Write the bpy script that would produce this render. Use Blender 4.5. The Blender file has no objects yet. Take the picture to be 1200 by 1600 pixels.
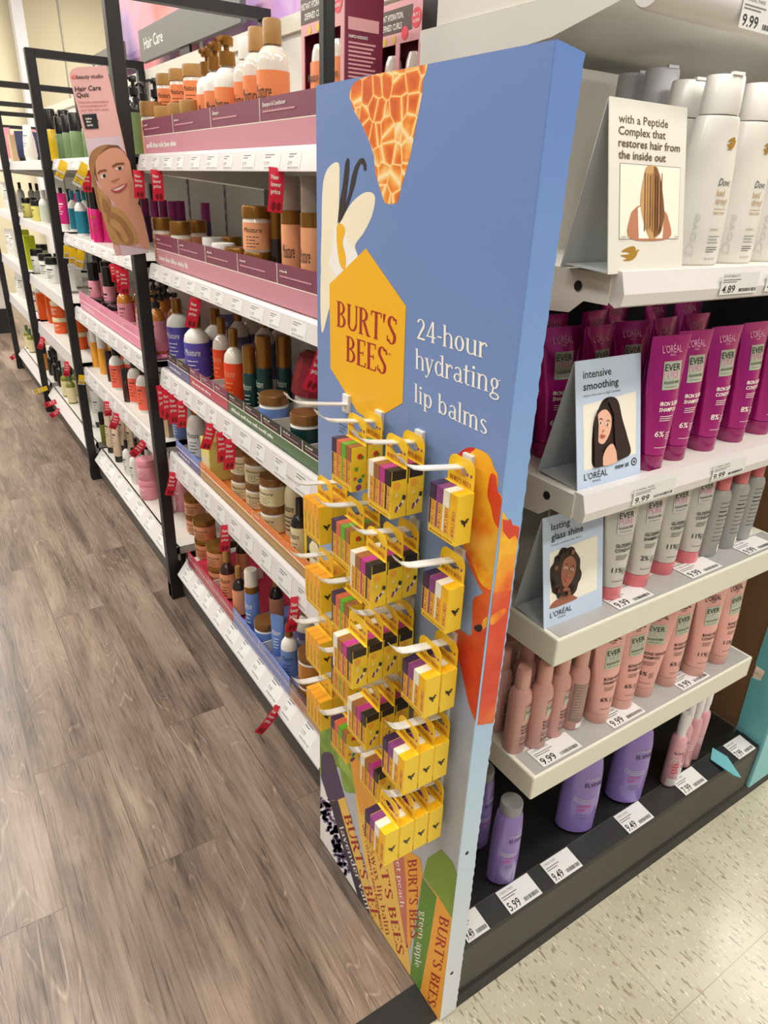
import bpy, math, random
from mathutils import Vector, Matrix
random.seed(7)
S = bpy.context.scene
COL = S.collection
PI = math.pi

# ------------------------------------------------------------------ camera
CAMZ = 1.35
RGT = Vector((0.83685144, -0.54627857, 0.03548777))
DWN = Vector((-0.20658712, -0.37517649, -0.90363951))
FWD = Vector((0.50695308, 0.74888071, -0.4268211))
FPX = 1070.14
cam_d = bpy.data.cameras.new('camera'); cam = bpy.data.objects.new('camera', cam_d); COL.objects.link(cam)
cam_d.sensor_fit = 'HORIZONTAL'; cam_d.sensor_width = 36.0; cam_d.lens = FPX / 1200 * 36
cam_d.clip_start = 0.02; cam_d.clip_end = 60
Mx = Matrix.Identity(4)
for i in range(3):
    Mx[i][0] = RGT[i]; Mx[i][1] = -DWN[i]; Mx[i][2] = -FWD[i]
Mx[2][3] = CAMZ
cam.matrix_world = Mx
S.camera = cam

# ------------------------------------------------------------------ light
S.view_settings.view_transform = 'Standard'; S.view_settings.look = 'None'
S.view_settings.gamma = 1.0; S.view_settings.use_curve_mapping = False
S.view_settings.exposure = -0.1
W = bpy.data.worlds.new('world'); S.world = W; W.use_nodes = True
W.node_tree.nodes['Background'].inputs[0].default_value = (1.0, 0.97, 0.92, 1)
W.node_tree.nodes['Background'].inputs[1].default_value = 0.30
CEIL = 3.4
def ceiling_light(x, y, sx, sy, e):
    l = bpy.data.lights.new('ceiling_light', 'AREA'); l.shape = 'RECTANGLE'; l.size = sx; l.size_y = sy
    l.energy = e; l.color = (1.0, 0.96, 0.89)
    o = bpy.data.objects.new('ceiling_light', l); o.location = (x, y, CEIL - 0.05); COL.objects.link(o)
LP = 33
for ly in (-1.6, 0.35, 2.3, 4.3, 6.3, 8.0):
    for lx in (-2.0, -0.45):
        ceiling_light(lx, ly, 0.3, 1.25, LP * (0.6 if ly < 0.5 else 1.2 if ly < 7 else 2.2))
for ly in (-1.9, -0.35):
    for lx in (1.2, 2.9):
        ceiling_light(lx, ly, 1.25, 0.3, LP * 0.98)
ceiling_light(2.6, 4.0, 0.3, 2.4, LP * 1.5)
ceiling_light(3.8, 1.25, 0.3, 1.25, LP)
ceiling_light(2.2, 7.2, 0.3, 2.4, LP * 3)

# ------------------------------------------------------------------ pixel -> world
def ray(px, py):
    d = RGT * ((px - 600) / FPX) + DWN * ((py - 800) / FPX) + FWD
    return d
def hit(ax, val, px, py):
    d = ray(px, py); o = Vector((0, 0, CAMZ))
    return o + d * ((val - o[ax]) / d[ax])
def onx(px, py, x): return hit(0, x, px, py)
def ony(px, py, y): return hit(1, y, px, py)
def onz(px, py, z): return hit(2, z, px, py)

# ------------------------------------------------------------------ materials
def lin(h):
    h = h.lstrip('#'); c = [int(h[i:i+2], 16) / 255 for i in (0, 2, 4)]
    return tuple(x / 12.92 if x <= 0.04045 else ((x + 0.055) / 1.055) ** 2.4 for x in c)
MATS = {}
def mat(name, hexc, rough=0.45, metal=0.0, var=0.05, vscale=40, trans=0.0, alpha=1.0, coat=0.0, bump=0.0):
    m = bpy.data.materials.new(name); m.use_nodes = True
    nt = m.node_tree; b = nt.nodes['Principled BSDF']
    c = lin(hexc)
    b.inputs['Roughness'].default_value = rough; b.inputs['Metallic'].default_value = metal
    if trans: b.inputs['Transmission Weight'].default_value = trans; b.inputs['IOR'].default_value = 1.3
    if alpha < 1: b.inputs['Alpha'].default_value = alpha
    if coat: b.inputs['Coat Weight'].default_value = coat; b.inputs['Coat Roughness'].default_value = 0.12
    tc = nt.nodes.new('ShaderNodeTexCoord'); n = nt.nodes.new('ShaderNodeTexNoise')
    n.inputs['Scale'].default_value = vscale; n.inputs['Detail'].default_value = 3
    nt.links.new(tc.outputs['Object'], n.inputs['Vector'])
    r = nt.nodes.new('ShaderNodeMix'); r.data_type = 'RGBA'
    r.inputs[6].default_value = tuple(x * (1 - var) for x in c) + (1,)
    r.inputs[7].default_value = tuple(min(1, x * (1 + var)) for x in c) + (1,)
    nt.links.new(n.outputs['Fac'], r.inputs[0]); nt.links.new(r.outputs[2], b.inputs['Base Color'])
    if bump:
        bp = nt.nodes.new('ShaderNodeBump'); bp.inputs['Strength'].default_value = bump; bp.inputs['Distance'].default_value = 0.002
        nt.links.new(n.outputs['Fac'], bp.inputs['Height']); nt.links.new(bp.outputs[0], b.inputs['Normal'])
    MATS[name] = m
    return m
def ramp_mat(name, stops, kind='noise', scale=20, detail=4, rough=0.4, rnd=None, axis=None, dist=0.0, stretch=(1, 1, 1)):
    """colour ramp driven by noise / voronoi edge / a printed gradient along one axis"""
    m = bpy.data.materials.new(name); m.use_nodes = True
    nt = m.node_tree; b = nt.nodes['Principled BSDF']; b.inputs['Roughness'].default_value = rough
    tc = nt.nodes.new('ShaderNodeTexCoord'); mp = nt.nodes.new('ShaderNodeMapping')
    mp.inputs['Scale'].default_value = stretch
    nt.links.new(tc.outputs['Object'], mp.inputs['Vector'])
    cr = nt.nodes.new('ShaderNodeValToRGB')
    while len(cr.color_ramp.elements) < len(stops): cr.color_ramp.elements.new(0.5)
    for e, (p, h) in zip(cr.color_ramp.elements, stops):
        e.position = p; e.color = lin(h) + (1,)
    if kind == 'noise':
        n = nt.nodes.new('ShaderNodeTexNoise'); n.inputs['Scale'].default_value = scale; n.inputs['Detail'].default_value = detail
        n.inputs['Distortion'].default_value = dist
        nt.links.new(mp.outputs[0], n.inputs['Vector']); nt.links.new(n.outputs['Fac'], cr.inputs[0])
    elif kind == 'voronoi':
        n = nt.nodes.new('ShaderNodeTexVoronoi'); n.feature = 'DISTANCE_TO_EDGE'; n.inputs['Scale'].default_value = scale
        if rnd is not None: n.inputs['Randomness'].default_value = rnd
        n2 = nt.nodes.new('ShaderNodeTexNoise'); n2.inputs['Scale'].default_value = scale * 0.5; n2.inputs['Detail'].default_value = 3
        nt.links.new(mp.outputs[0], n2.inputs['Vector'])
        mr = nt.nodes.new('ShaderNodeMapRange'); nt.links.new(n2.outputs['Fac'], mr.inputs[0])
        mr.inputs[1].default_value = 0.34; mr.inputs[2].default_value = 0.62; mr.inputs[3].default_value = dist; mr.inputs[4].default_value = 1.4
        md = nt.nodes.new('ShaderNodeMath'); md.operation = 'MULTIPLY'
        nt.links.new(mr.outputs[0], md.inputs[0]); nt.links.new(mp.outputs[0], n.inputs['Vector']); nt.links.new(n.outputs['Distance'], md.inputs[1])
        nt.links.new(md.outputs[0], cr.inputs[0])
    else:
        sp = nt.nodes.new('ShaderNodeSeparateXYZ'); nt.links.new(mp.outputs[0], sp.inputs[0])
        nt.links.new(sp.outputs[axis], cr.inputs[0])
    nt.links.new(cr.outputs[0], b.inputs['Base Color'])
    MATS[name] = m
    return m

M = mat
# shop fittings
M('white_paint', '#d6d3cc', 0.4, var=0.02); M('rail_white', '#d8d4d4', 0.3, var=0.02); M('shelf_cream', '#dbd8ca', 0.45, var=0.02)
M('black_metal', '#1c1c1e', 0.45, var=0.1); M('black_deck', '#151516', 0.4, var=0.1); M('dark_kick', '#3a3834', 0.45, var=0.08)
M('grey_strip', '#a9a7a6', 0.25, var=0.12, vscale=15); M('paper', '#e0dfdf', 0.55, var=0.02); M('ink', '#1d1d1f', 0.6); M('grey_ink', '#77767a', 0.6)
M('white_ink', '#f6f3ea', 0.5, var=0.01); M('back_white', '#d9d6cf', 0.55, var=0.02); M('perf_grey', '#9b9a94', 0.5); M('dark_hole', '#101010', 0.8)
M('sign_grey', '#6f706d', 0.5, var=0.02); M('mint', '#cbd3c2', 0.6)
# reds, tags
M('tag_red', '#e82a45', 0.4, var=0.03); M('tag_dark_red', '#8e1526', 0.45); M('tag_yellow', '#f0c71a', 0.4); M('tag_pink', '#e8455a', 0.4)
# display
M('card_brown', '#7d5a3a', 0.8, var=0.08); M('card_white', '#e9e9ee', 0.5); M('logo_yellow', '#f2b619', 0.38, var=0.02); M('logo_red', '#a3201f', 0.45); M('logo_gold', '#d3971a', 0.45)
M('print_cream', '#f4ead0', 0.4, var=0.08, vscale=14); M('print_white', '#f4f1ee', 0.4, var=0.02); M('pod', '#241a20', 0.4, var=0.2)
M('balm_yellow', '#f0cb34', 0.38, var=0.03); M('balm_body', '#efbd48', 0.38, var=0.03); M('balm_tab', '#efc222', 0.38, var=0.04); M('balm_red', '#b3401c', 0.5)
M('cap_purple', '#3a2546', 0.35); M('cap_violet', '#86407f', 0.35); M('cap_cream', '#e6e0cf', 0.35); M('cap_salmon', '#d2664b', 0.35); M('cap_green', '#63a62c', 0.35)
M('cap_brown', '#9b6238', 0.35); M('cap_magenta', '#b23383', 0.35); M('cap_black', '#262122', 0.35); M('cap_honey', '#f0a92c', 0.35); M('leaf_green', '#5f9a3c', 0.4)
M('print_purple', '#4a3355', 0.4); M('lav_label', '#33233b', 0.4); M('print_orange', '#eda53a', 0.38, var=0.06); M('print_yellow', '#f0c25a', 0.38, var=0.04); M('print_peach', '#c9705c', 0.4); M('print_green', '#7d9a35', 0.4, var=0.08); M('print_dkgreen', '#5c8a28', 0.4); M('print_red', '#c9342a', 0.45)
M('peg_white', '#e2e1de', 0.3, var=0.01); M('clear_plastic', '#ffffff', 0.08, trans=1.0, var=0.0, alpha=0.35)
ramp_mat('panel_blue', [(0.0, '#bcbcc2'), (0.28, '#b7b9c3'), (0.44, '#a9b3cb'), (0.58, '#8ba2ca'), (0.72, '#7690c4'), (1.0, '#6885c0')], 'grad', axis=2, stretch=(1, 1, 0.68), rough=0.36)
ramp_mat('flange_blue', [(0.0, '#e2e5ee'), (0.20, '#cfdcea'), (0.40, '#b4d1ea'), (0.62, '#8db4e6'), (1.0, '#6688cc')], 'grad', axis=2, stretch=(1, 1, 0.68), rough=0.36)
ramp_mat('honeycomb', [(0.0, '#fbe6bb'), (0.022, '#f4c069'), (0.05, '#ee8f2c'), (0.12, '#e0681a'), (0.30, '#cc5510'), (0.6, '#ee8a1e')], 'voronoi', scale=42, rnd=0.55, dist=0.25, rough=0.35, stretch=(1, 1.0, 1.0))
ramp_mat('peach_flesh', [(0.3, '#f2a021'), (0.48, '#f6bb2f'), (0.62, '#ee8322'), (0.75, '#d9471f')], 'noise', scale=16, detail=5, rough=0.35)
ramp_mat('peach_red', [(0.3, '#c92b22'), (0.5, '#d9482a'), (0.62, '#e06a34'), (0.75, '#f09a4a')], 'noise', scale=11, detail=4, rough=0.35)
ramp_mat('apple_green', [(0.3, '#5d7f22'), (0.5, '#7a9b2f'), (0.65, '#9ab84a')], 'noise', scale=22, detail=6, rough=0.35)
ramp_mat('lavender', [(0.35, '#43365a'), (0.52, '#655280'), (0.68, '#8f7aa8')], 'noise', scale=60, detail=3, rough=0.4)
# products
M('smoke_cap', '#a89a8c', 0.12, alpha=0.8, coat=0.5); M('cool_cap', '#b2b4b8', 0.4); M('pearl_white', '#dedad3', 0.28, var=0.01, coat=0.3); M('gold', '#b98a2e', 0.3, metal=0.6); M('pearl_grey', '#cbc7bf', 0.4); M('gold_print', '#b58a35', 0.35, metal=0.3)
M('magenta', '#b81c88', 0.26, metal=0.6, coat=0.5, var=0.04, vscale=9); M('magenta_cap', '#9c1a68', 0.25, coat=0.4); M('silver_label', '#b9c0ae', 0.25, metal=0.3, var=0.15, vscale=30); M('pink_ink', '#e5a2c4', 0.5)
M('tube_silver', '#cfccc7', 0.25, metal=0.25, var=0.05, vscale=12); M('coral_cap', '#e2747d', 0.25, coat=0.3); M('grey_bottle', '#a9a9a6', 0.35, var=0.04); M('pale_label', '#d7d4d2', 0.3, metal=0.2)
M('pink_bottle', '#d09c94', 0.32, coat=0.2, var=0.03); M('pink_cap', '#d6a094', 0.3, coat=0.2); M('pink_tube', '#e2a79f', 0.26, metal=0.15, coat=0.4, var=0.04, vscale=10); M('mauve_label', '#8f7a70', 0.4)
M('lilac', '#8f78c4', 0.22, coat=0.4, var=0.05, vscale=10); M('grey_cap', '#9b9ba0', 0.35); M('hot_pink', '#d04a93', 0.4); M('pink_clear', '#dba2ac', 0.2, coat=0.5, var=0.05); M('frost_white', '#e9e4e6', 0.3); M('red_print', '#d23a4e', 0.4)
M('teal_card', '#6fb9c2', 0.5, var=0.03); M('teal_light', '#8ed0d6', 0.5, var=0.03)
M('orange_label', '#f3905a', 0.45, var=0.03); M('peach_label', '#eda578', 0.45, var=0.03); M('bronze', '#9a6a2c', 0.28, metal=0.65, var=0.08); M('bronze_dark', '#8f6338', 0.28, metal=0.5, var=0.08)
M('shea_clear', '#e9dfd2', 0.12, coat=0.6); M('wood_cap', '#a87b3c', 0.45, var=0.15, vscale=60); M('violet_label', '#5a4fb0', 0.4, var=0.04); M('red_orange', '#ec4a1e', 0.35, var=0.03); M('deep_green', '#173a38', 0.3, var=0.08)
M('blue_label', '#6f8fcf', 0.35, var=0.05); M('cream_label', '#e3d6ab', 0.4, var=0.04); M('amber_dark', '#3a1715', 0.15, coat=0.6); M('brown_dark', '#2a1c15', 0.2, coat=0.5); M('amber', '#c07a2a', 0.15, coat=0.5)
M('mauve_dark', '#7d3a55', 0.45, var=0.03); M('mauve_pink', '#c98a98', 0.45, var=0.03); M('tray_purple', '#6d6590', 0.45); M('tray_black', '#37322f', 0.5); M('tray_red', '#b8475a', 0.45); M('tray_redhi', '#d94a72', 0.45); M('tray_green', '#55704f', 0.45); M('tray_gold', '#b08a4e', 0.35, metal=0.3); M('tray_orange', '#e0803a', 0.45); M('tray_blue', '#7f93d6', 0.45); M('tray_crimson', '#c0304a', 0.4); M('tray_pink', '#e58fac', 0.45); M('tray_brown', '#4a3430', 0.4); M('tray_tan', '#c79a78', 0.5)
M('black_plastic', '#141315', 0.25, coat=0.4); M('bright_pink', '#d81f7c', 0.35); M('teal_bottle', '#1f7f95', 0.3, coat=0.3); M('yellow_bottle', '#dcb913', 0.25, coat=0.4); M('green_label', '#6f8a5a', 0.45); M('bottle_pink', '#e69aa8', 0.35); M('orange_box', '#f0601e', 0.4); M('off_white', '#eceae4', 0.4); M('yellow_pale', '#e8dc7a', 0.4); M('lime', '#c8d42a', 0.35); M('navy', '#2b3158', 0.5); M('beige_tube', '#d9bfa6', 0.4); M('coral', '#ef6a50', 0.35); M('maroon', '#7c1f3e', 0.45, var=0.03); M('carton_pink', '#e5a6ab', 0.45, var=0.03); M('carton_yellow', '#e3c21e', 0.4); M('dark_purple', '#452a4a', 0.35); M('plum_cap', '#8a1f66', 0.35); M('tan_box', '#cdb08a', 0.5); M('olive', '#7d7f2c', 0.35)
# pictures of people
M('skin', '#dfa388', 0.5, var=0.05, vscale=8); M('skin_tan', '#b97a5c', 0.5, var=0.05); M('skin_light', '#e8b49c', 0.5); M('lip', '#b8585a', 0.5); M('hair_blonde', '#a97b4e', 0.5, var=0.3, vscale=30); M('hair_brown', '#7a4f30', 0.5, var=0.35, vscale=60); M('hair_dark', '#2a1a18', 0.45, var=0.25, vscale=60); M('hair_lite', '#c79a63', 0.5, var=0.2, vscale=40); M('eye_white', '#efe6df', 0.5)
M('quiz_pink', '#eab9b6', 0.45, var=0.01); M('quiz_lilac', '#dcc9d6', 0.45); M('tent_blue', '#c3d3ea', 0.5, var=0.01); M('tent_grey', '#b4b8bb', 0.5); M('tent_white', '#ddd9d0', 0.5, var=0.01); M('tent_cream', '#efe9da', 0.5); M('brown_ink', '#5b4420', 0.5); M('skin_dark', '#9a5f48', 0.5)
ramp_mat('billboard', [(0.3, '#e0504a'), (0.42, '#ef8b86'), (0.52, '#e9a3b8'), (0.6, '#b995c8'), (0.72, '#7d6a9c')], 'noise', scale=2.3, detail=2, rough=0.5)
ramp_mat('billboard_lilac', [(0.3, '#efc0d6'), (0.5, '#c99be0'), (0.65, '#e7cfe8'), (0.8, '#b678c8')], 'noise', scale=5, detail=2, rough=0.5)
M('wall_beige', '#ded5b8', 0.7, var=0.02, vscale=2); M('wall_white', '#e2e1e6', 0.6, var=0.02); M('ceiling_paint', '#e6e3dc', 0.8)

def floor_wood():
    m = bpy.data.materials.new('wood_plank'); m.use_nodes = True; nt = m.node_tree; N = nt.nodes; L = nt.links
    b = N['Principled BSDF']; b.inputs['Roughness'].default_value = 0.30
    tc = N.new('ShaderNodeTexCoord')
    # planks run along world Y: swap so that the brick rows run along Y
    mp = N.new('ShaderNodeMapping'); mp.inputs['Rotation'].default_value = (0, 0, PI / 2); L.new(tc.outputs['Object'], mp.inputs['Vector'])
    br = N.new('ShaderNodeTexBrick'); L.new(mp.outputs[0], br.inputs['Vector'])
    br.inputs['Scale'].default_value = 1.0; br.inputs['Brick Width'].default_value = 1.1; br.inputs['Row Height'].default_value = 0.165
    br.inputs['Mortar Size'].default_value = 0.0012; br.inputs['Mortar Smooth'].default_value = 0.2; br.offset = 0.37
    br.inputs['Color1'].default_value = (0.35, 0.35, 0.35, 1); br.inputs['Color2'].default_value = (0.65, 0.65, 0.65, 1); br.inputs['Mortar'].default_value = (0, 0, 0, 1)
    # per plank offset for the grain
    ad = N.new('ShaderNodeVectorMath'); ad.operation = 'MULTIPLY_ADD'; L.new(br.outputs['Color'], ad.inputs[0]); ad.inputs[1].default_value = (9, 23, 5); L.new(tc.outputs['Object'], ad.inputs[2])
    def noise(sc, det, rough=0.55, dist=0.0):
        mm = N.new('ShaderNodeMapping'); mm.inputs['Scale'].default_value = sc; L.new(ad.outputs[0], mm.inputs['Vector'])
        n = N.new('ShaderNodeTexNoise'); n.inputs['Scale'].default_value = 1.0; n.inputs['Detail'].default_value = det; n.inputs['Roughness'].default_value = rough; n.inputs['Distortion'].default_value = dist
        L.new(mm.outputs[0], n.inputs['Vector']); return n.outputs['Fac']
    def math_(op, a, b, c=None):
        m_ = N.new('ShaderNodeMath'); m_.operation = op
        for i, q in enumerate((a, b, c)):
            if q is None: continue
            if isinstance(q, (int, float)): m_.inputs[i].default_value = q
            else: L.new(q, m_.inputs[i])
        return m_.outputs[0]
    def step(v, lo, hi, o0, o1):
        m_ = N.new('ShaderNodeMapRange'); L.new(v, m_.inputs[0]); m_.inputs[1].default_value = lo; m_.inputs[2].default_value = hi; m_.inputs[3].default_value = o0; m_.inputs[4].default_value = o1; return m_.outputs[0]
    broad = noise((11, 1.7, 1), 5, 0.6, 0.6)
    field = noise((8, 1.15, 1), 2.0, 0.45, 0.3)
    rings_ = math_('PINGPONG', math_('MULTIPLY', field, 22), 0.5)
    mask = noise((6, 1.4, 1), 2)
    fine_ = noise((150, 6, 1), 3, 0.6)
    pores = noise((240, 9, 1), 2, 0.5)
    white = math_('MULTIPLY', step(rings_, 0.0, 0.10, 1.0, 0.0), step(mask, 0.45, 0.58, 0.0, 1.0))
    white = math_('MULTIPLY', white, step(fine_, 0.42, 0.6, 0.35, 1.0))
    v = math_('MULTIPLY_ADD', broad, 0.75, math_('MULTIPLY', rings_, math_('MULTIPLY', step(mask, 0.42, 0.62, 0.0, 1.0), 0.16)))
    v = math_('ADD', v, math_('MULTIPLY', fine_, 0.26))
    v = math_('SUBTRACT', v, step(pores, 0.56, 0.72, 0.0, 0.13))
    g1 = N.new('ShaderNodeMath'); g1.operation = 'ADD'; L.new(v, g1.inputs[0]); L.new(math_('MULTIPLY', white, 0.26), g1.inputs[1])
    cr = N.new('ShaderNodeValToRGB'); L.new(g1.outputs[0], cr.inputs[0])
    e = cr.color_ramp.elements; e[0].position = 0.34; e[0].color = lin('#4c4239') + (1,); e[1].position = 0.84; e[1].color = lin('#b3a595') + (1,)
    k = e.new(0.48); k.color = lin('#7b6a5e') + (1,); k = e.new(0.62); k.color = lin('#9a8778') + (1,)
    # plank tint + joints
    tn = N.new('ShaderNodeMix'); tn.data_type = 'RGBA'; tn.blend_type = 'MULTIPLY'; tn.inputs[0].default_value = 1.0
    t2 = N.new('ShaderNodeValToRGB'); L.new(br.outputs['Color'], t2.inputs[0])
    q = t2.color_ramp.elements; q[0].position = 0.0; q[0].color = (0.55, 0.53, 0.5, 1); q[1].position = 0.66; q[1].color = (1, 1, 1, 1)
    w = q.new(0.34); w.color = (0.86, 0.85, 0.85, 1)
    L.new(cr.outputs[0], tn.inputs[6]); L.new(t2.outputs[0], tn.inputs[7]); L.new(tn.outputs[2], b.inputs['Base Color'])
    bp = N.new('ShaderNodeBump'); bp.inputs['Strength'].default_value = 0.25; bp.inputs['Distance'].default_value = 0.001; L.new(g1.outputs[0], bp.inputs['Height']); L.new(bp.outputs[0], b.inputs['Normal'])
    MATS['wood_plank'] = m
floor_wood()
def floor_tile():
    m = bpy.data.materials.new('vinyl_tile'); m.use_nodes = True; nt = m.node_tree; N = nt.nodes; L = nt.links
    b = N['Principled BSDF']; b.inputs['Roughness'].default_value = 0.22; b.inputs['Specular IOR Level'].default_value = 0.6
    tc = N.new('ShaderNodeTexCoord')
    br = N.new('ShaderNodeTexBrick'); L.new(tc.outputs['Object'], br.inputs['Vector']); br.offset = 0.0
    br.inputs['Scale'].default_value = 1.0; br.inputs['Brick Width'].default_value = 0.3; br.inputs['Row Height'].default_value = 0.3; br.inputs['Mortar Size'].default_value = 0.0009
    br.inputs['Color1'].default_value = (0.2, 0.2, 0.2, 1); br.inputs['Color2'].default_value = (0.8, 0.8, 0.8, 1); br.inputs['Mortar'].default_value = (0, 0, 0, 1)
    base = N.new('ShaderNodeTexNoise'); base.inputs['Scale'].default_value = 9; base.inputs['Detail'].default_value = 5; L.new(tc.outputs['Object'], base.inputs['Vector'])
    cr = N.new('ShaderNodeValToRGB'); L.new(base.outputs['Fac'], cr.inputs[0]); e = cr.color_ramp.elements
    e[0].position = 0.3; e[0].color = lin('#b7b09b') + (1,); e[1].position = 0.7; e[1].color = lin('#c6c0ab') + (1,)
    col = cr.outputs[0]
    for rot, sc, hexc, th in ((0.5, 1.0, '#978d78', 0.655), (-0.7, 1.35, '#b3a08c', 0.67), (1.4, 1.7, '#d8d3c2', 0.66), (2.2, 0.85, '#8d887a', 0.68)):
        mp = N.new('ShaderNodeMapping'); mp.inputs['Rotation'].default_value = (0, 0, rot); mp.inputs['Scale'].default_value = (130 * sc, 38 * sc, 1); mp.inputs['Location'].default_value = (rot * 3, sc, 0)
        L.new(tc.outputs['Object'], mp.inputs['Vector'])
        n = N.new('ShaderNodeTexNoise'); n.inputs['Scale'].default_value = 1.0; n.inputs['Detail'].default_value = 1; L.new(mp.outputs[0], n.inputs['Vector'])
        c2 = N.new('ShaderNodeValToRGB'); L.new(n.outputs['Fac'], c2.inputs[0]); c2.color_ramp.elements[0].position = th; c2.color_ramp.elements[1].position = th + 0.02
        mx = N.new('ShaderNodeMix'); mx.data_type = 'RGBA'; L.new(c2.outputs[0], mx.inputs[0]); L.new(col, mx.inputs[6]); mx.inputs[7].default_value = lin(hexc) + (1,); col = mx.outputs[2]
    mo = N.new('ShaderNodeMix'); mo.data_type = 'RGBA'; L.new(br.outputs['Fac'], mo.inputs[0]); L.new(col, mo.inputs[6]); mo.inputs[7].default_value = lin('#9c947e') + (1,)
    L.new(mo.outputs[2], b.inputs['Base Color'])
    MATS['vinyl_tile'] = m
floor_tile()

# ------------------------------------------------------------------ mesh helpers
class MB:
    def __init__(s): s.v = []; s.f = []; s.fm = []; s.mats = []
    def mi(s, m):
        if m not in s.mats: s.mats.append(m)
        return s.mats.index(m)
    def add(s, vs, fs, m, X=None):
        o = len(s.v); k = s.mi(m)
        for p in vs:
            p = Vector(p)
            s.v.append(tuple(X @ p) if X is not None else tuple(p))
        for f in fs: s.f.append([i + o for i in f]); s.fm.append(k)
        return s
    def box(s, x0, x1, y0, y1, z0, z1, m, X=None):
        v = [(x0, y0, z0), (x1, y0, z0), (x1, y1, z0), (x0, y1, z0), (x0, y0, z1), (x1, y0, z1), (x1, y1, z1), (x0, y1, z1)]
        return s.add(v, [(0, 3, 2, 1), (4, 5, 6, 7), (0, 1, 5, 4), (1, 2, 6, 5), (2, 3, 7, 6), (3, 0, 4, 7)], m, X)
    def poly(s, pts, m, X=None): return s.add(pts, [tuple(range(len(pts)))], m, X)
    def extr(s, pts, d, m, X=None):
        n = len(pts); d = Vector(d); v = [Vector(p) for p in pts] + [Vector(p) + d for p in pts]
        return s.add(v, [tuple(range(n - 1, -1, -1)), tuple(range(n, 2 * n))] + [(i, (i + 1) % n, n + (i + 1) % n, n + i) for i in range(n)], m, X)
    def rings(s, prof, m, n=24, X=None, capb=True, capt=True):
        vs = []; fs = []
        for p in prof:
            z, a = p[0], p[1]; b = p[2] if len(p) > 2 else a; cx = p[3] if len(p) > 3 else 0; cy = p[4] if len(p) > 4 else 0
            for k in range(n):
                t = 2 * PI * k / n; vs.append((cx + a * math.cos(t), cy + b * math.sin(t), z))
        for r in range(len(prof) - 1):
            for k in range(n):
                fs.append((r * n + k, r * n + (k + 1) % n, (r + 1) * n + (k + 1) % n, (r + 1) * n + k))
        if capb: fs.append(tuple(range(n - 1, -1, -1)))
        if capt: fs.append(tuple(range((len(prof) - 1) * n, len(prof) * n)))
        return s.add(vs, fs, m, X)
    def tube(s, path, r, m, n=8, X=None):
        P = [Vector(p) for p in path]; vs = []; fs = []
        rs = r if isinstance(r, (list, tuple)) else [r] * len(P)
        for i, p in enumerate(P):
            t = (P[min(i + 1, len(P) - 1)] - P[max(i - 1, 0)]).normalized()
            u = t.cross(Vector((0, 0, 1)))
            if u.length < 1e-3: u = t.cross(Vector((0, 1, 0)))
            u.normalize(); w = t.cross(u)
            for k in range(n):
                a = 2 * PI * k / n; vs.append(p + (u * math.cos(a) + w * math.sin(a)) * rs[i])
        for i in range(len(P) - 1):
            for k in range(n): fs.append((i * n + k, i * n + (k + 1) % n, (i + 1) * n + (k + 1) % n, (i + 1) * n + k))
        fs.append(tuple(range(n - 1, -1, -1))); fs.append(tuple(range((len(P) - 1) * n, len(P) * n)))
        return s.add(vs, fs, m, X)
    def build(s, name, parent=None, loc=None, smooth=False, bevel=0):
        me = bpy.data.meshes.new(name); me.from_pydata(s.v, [], s.f)
        for m in s.mats: me.materials.append(MATS[m])
        me.polygons.foreach_set('material_index', s.fm)
        if smooth:
            me.polygons.foreach_set('use_smooth', [True] * len(s.f)); me.set_sharp_from_angle(angle=0.7)
        me.update()
        o = bpy.data.objects.new(name, me); COL.objects.link(o)
        if parent: o.parent = parent; KIDS.setdefault(parent.name, []).append(o)
        if loc is not None: o.location = loc
        if bevel:
            bm = o.modifiers.new('bevel', 'BEVEL'); bm.width = bevel; bm.segments = 2; bm.limit_method = 'ANGLE'; bm.angle_limit = 0.6
        return o
def tag(o, label, cat, group=None, kind=None):
    o['label'] = label
    if cat: o['category'] = cat
    if group: o['group'] = group
    if kind: o['kind'] = kind
    return o
def thing(name, label, cat, loc=(0, 0, 0), rz=0, group=None):
    o = bpy.data.objects.new(name, None); COL.objects.link(o); o.empty_display_size = 0.02
    o.location = loc; o.rotation_euler = (0, 0, rz)
    return tag(o, label, cat, group)
def clone(o, parent=None):
    c = o.copy(); COL.objects.link(c)
    if parent: c.parent = parent; KIDS.setdefault(parent.name, []).append(c)
    for ch in list(KIDS.get(o.name, [])): clone(ch, c)
    return c
KIDS = {}
def struct(o, label=None):
    o['kind'] = 'structure'
    return o

# ------------------------------------------------------------------ lettering
TCACHE = {}
def sans(txt, bold=0.0, shear=0.0, res=2):
    """outline of a line of text, cap height 1, left end at 0 on the baseline"""
    k = (txt, bold, shear, res)
    if k in TCACHE: return TCACHE[k]
    c = bpy.data.curves.new('t', 'FONT'); c.body = txt; c.size = 1.0; c.resolution_u = res; c.offset = bold * .6; c.shear = shear; c.fill_mode = 'FRONT'
    o = bpy.data.objects.new('t', c); COL.objects.link(o)
    dg = bpy.context.evaluated_depsgraph_get(); ev = o.evaluated_get(dg); me = ev.to_mesh()
    v = [(p.co.x / 0.73, p.co.y / 0.73) for p in me.vertices]; f = [tuple(p.vertices) for p in me.polygons]
    ev.to_mesh_clear(); bpy.data.objects.remove(o); bpy.data.curves.remove(c)
    if v:
        x0 = min(p[0] for p in v); v = [(p[0] - x0, p[1]) for p in v]
    TCACHE[k] = (v, f)
    return TCACHE[k]
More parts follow.
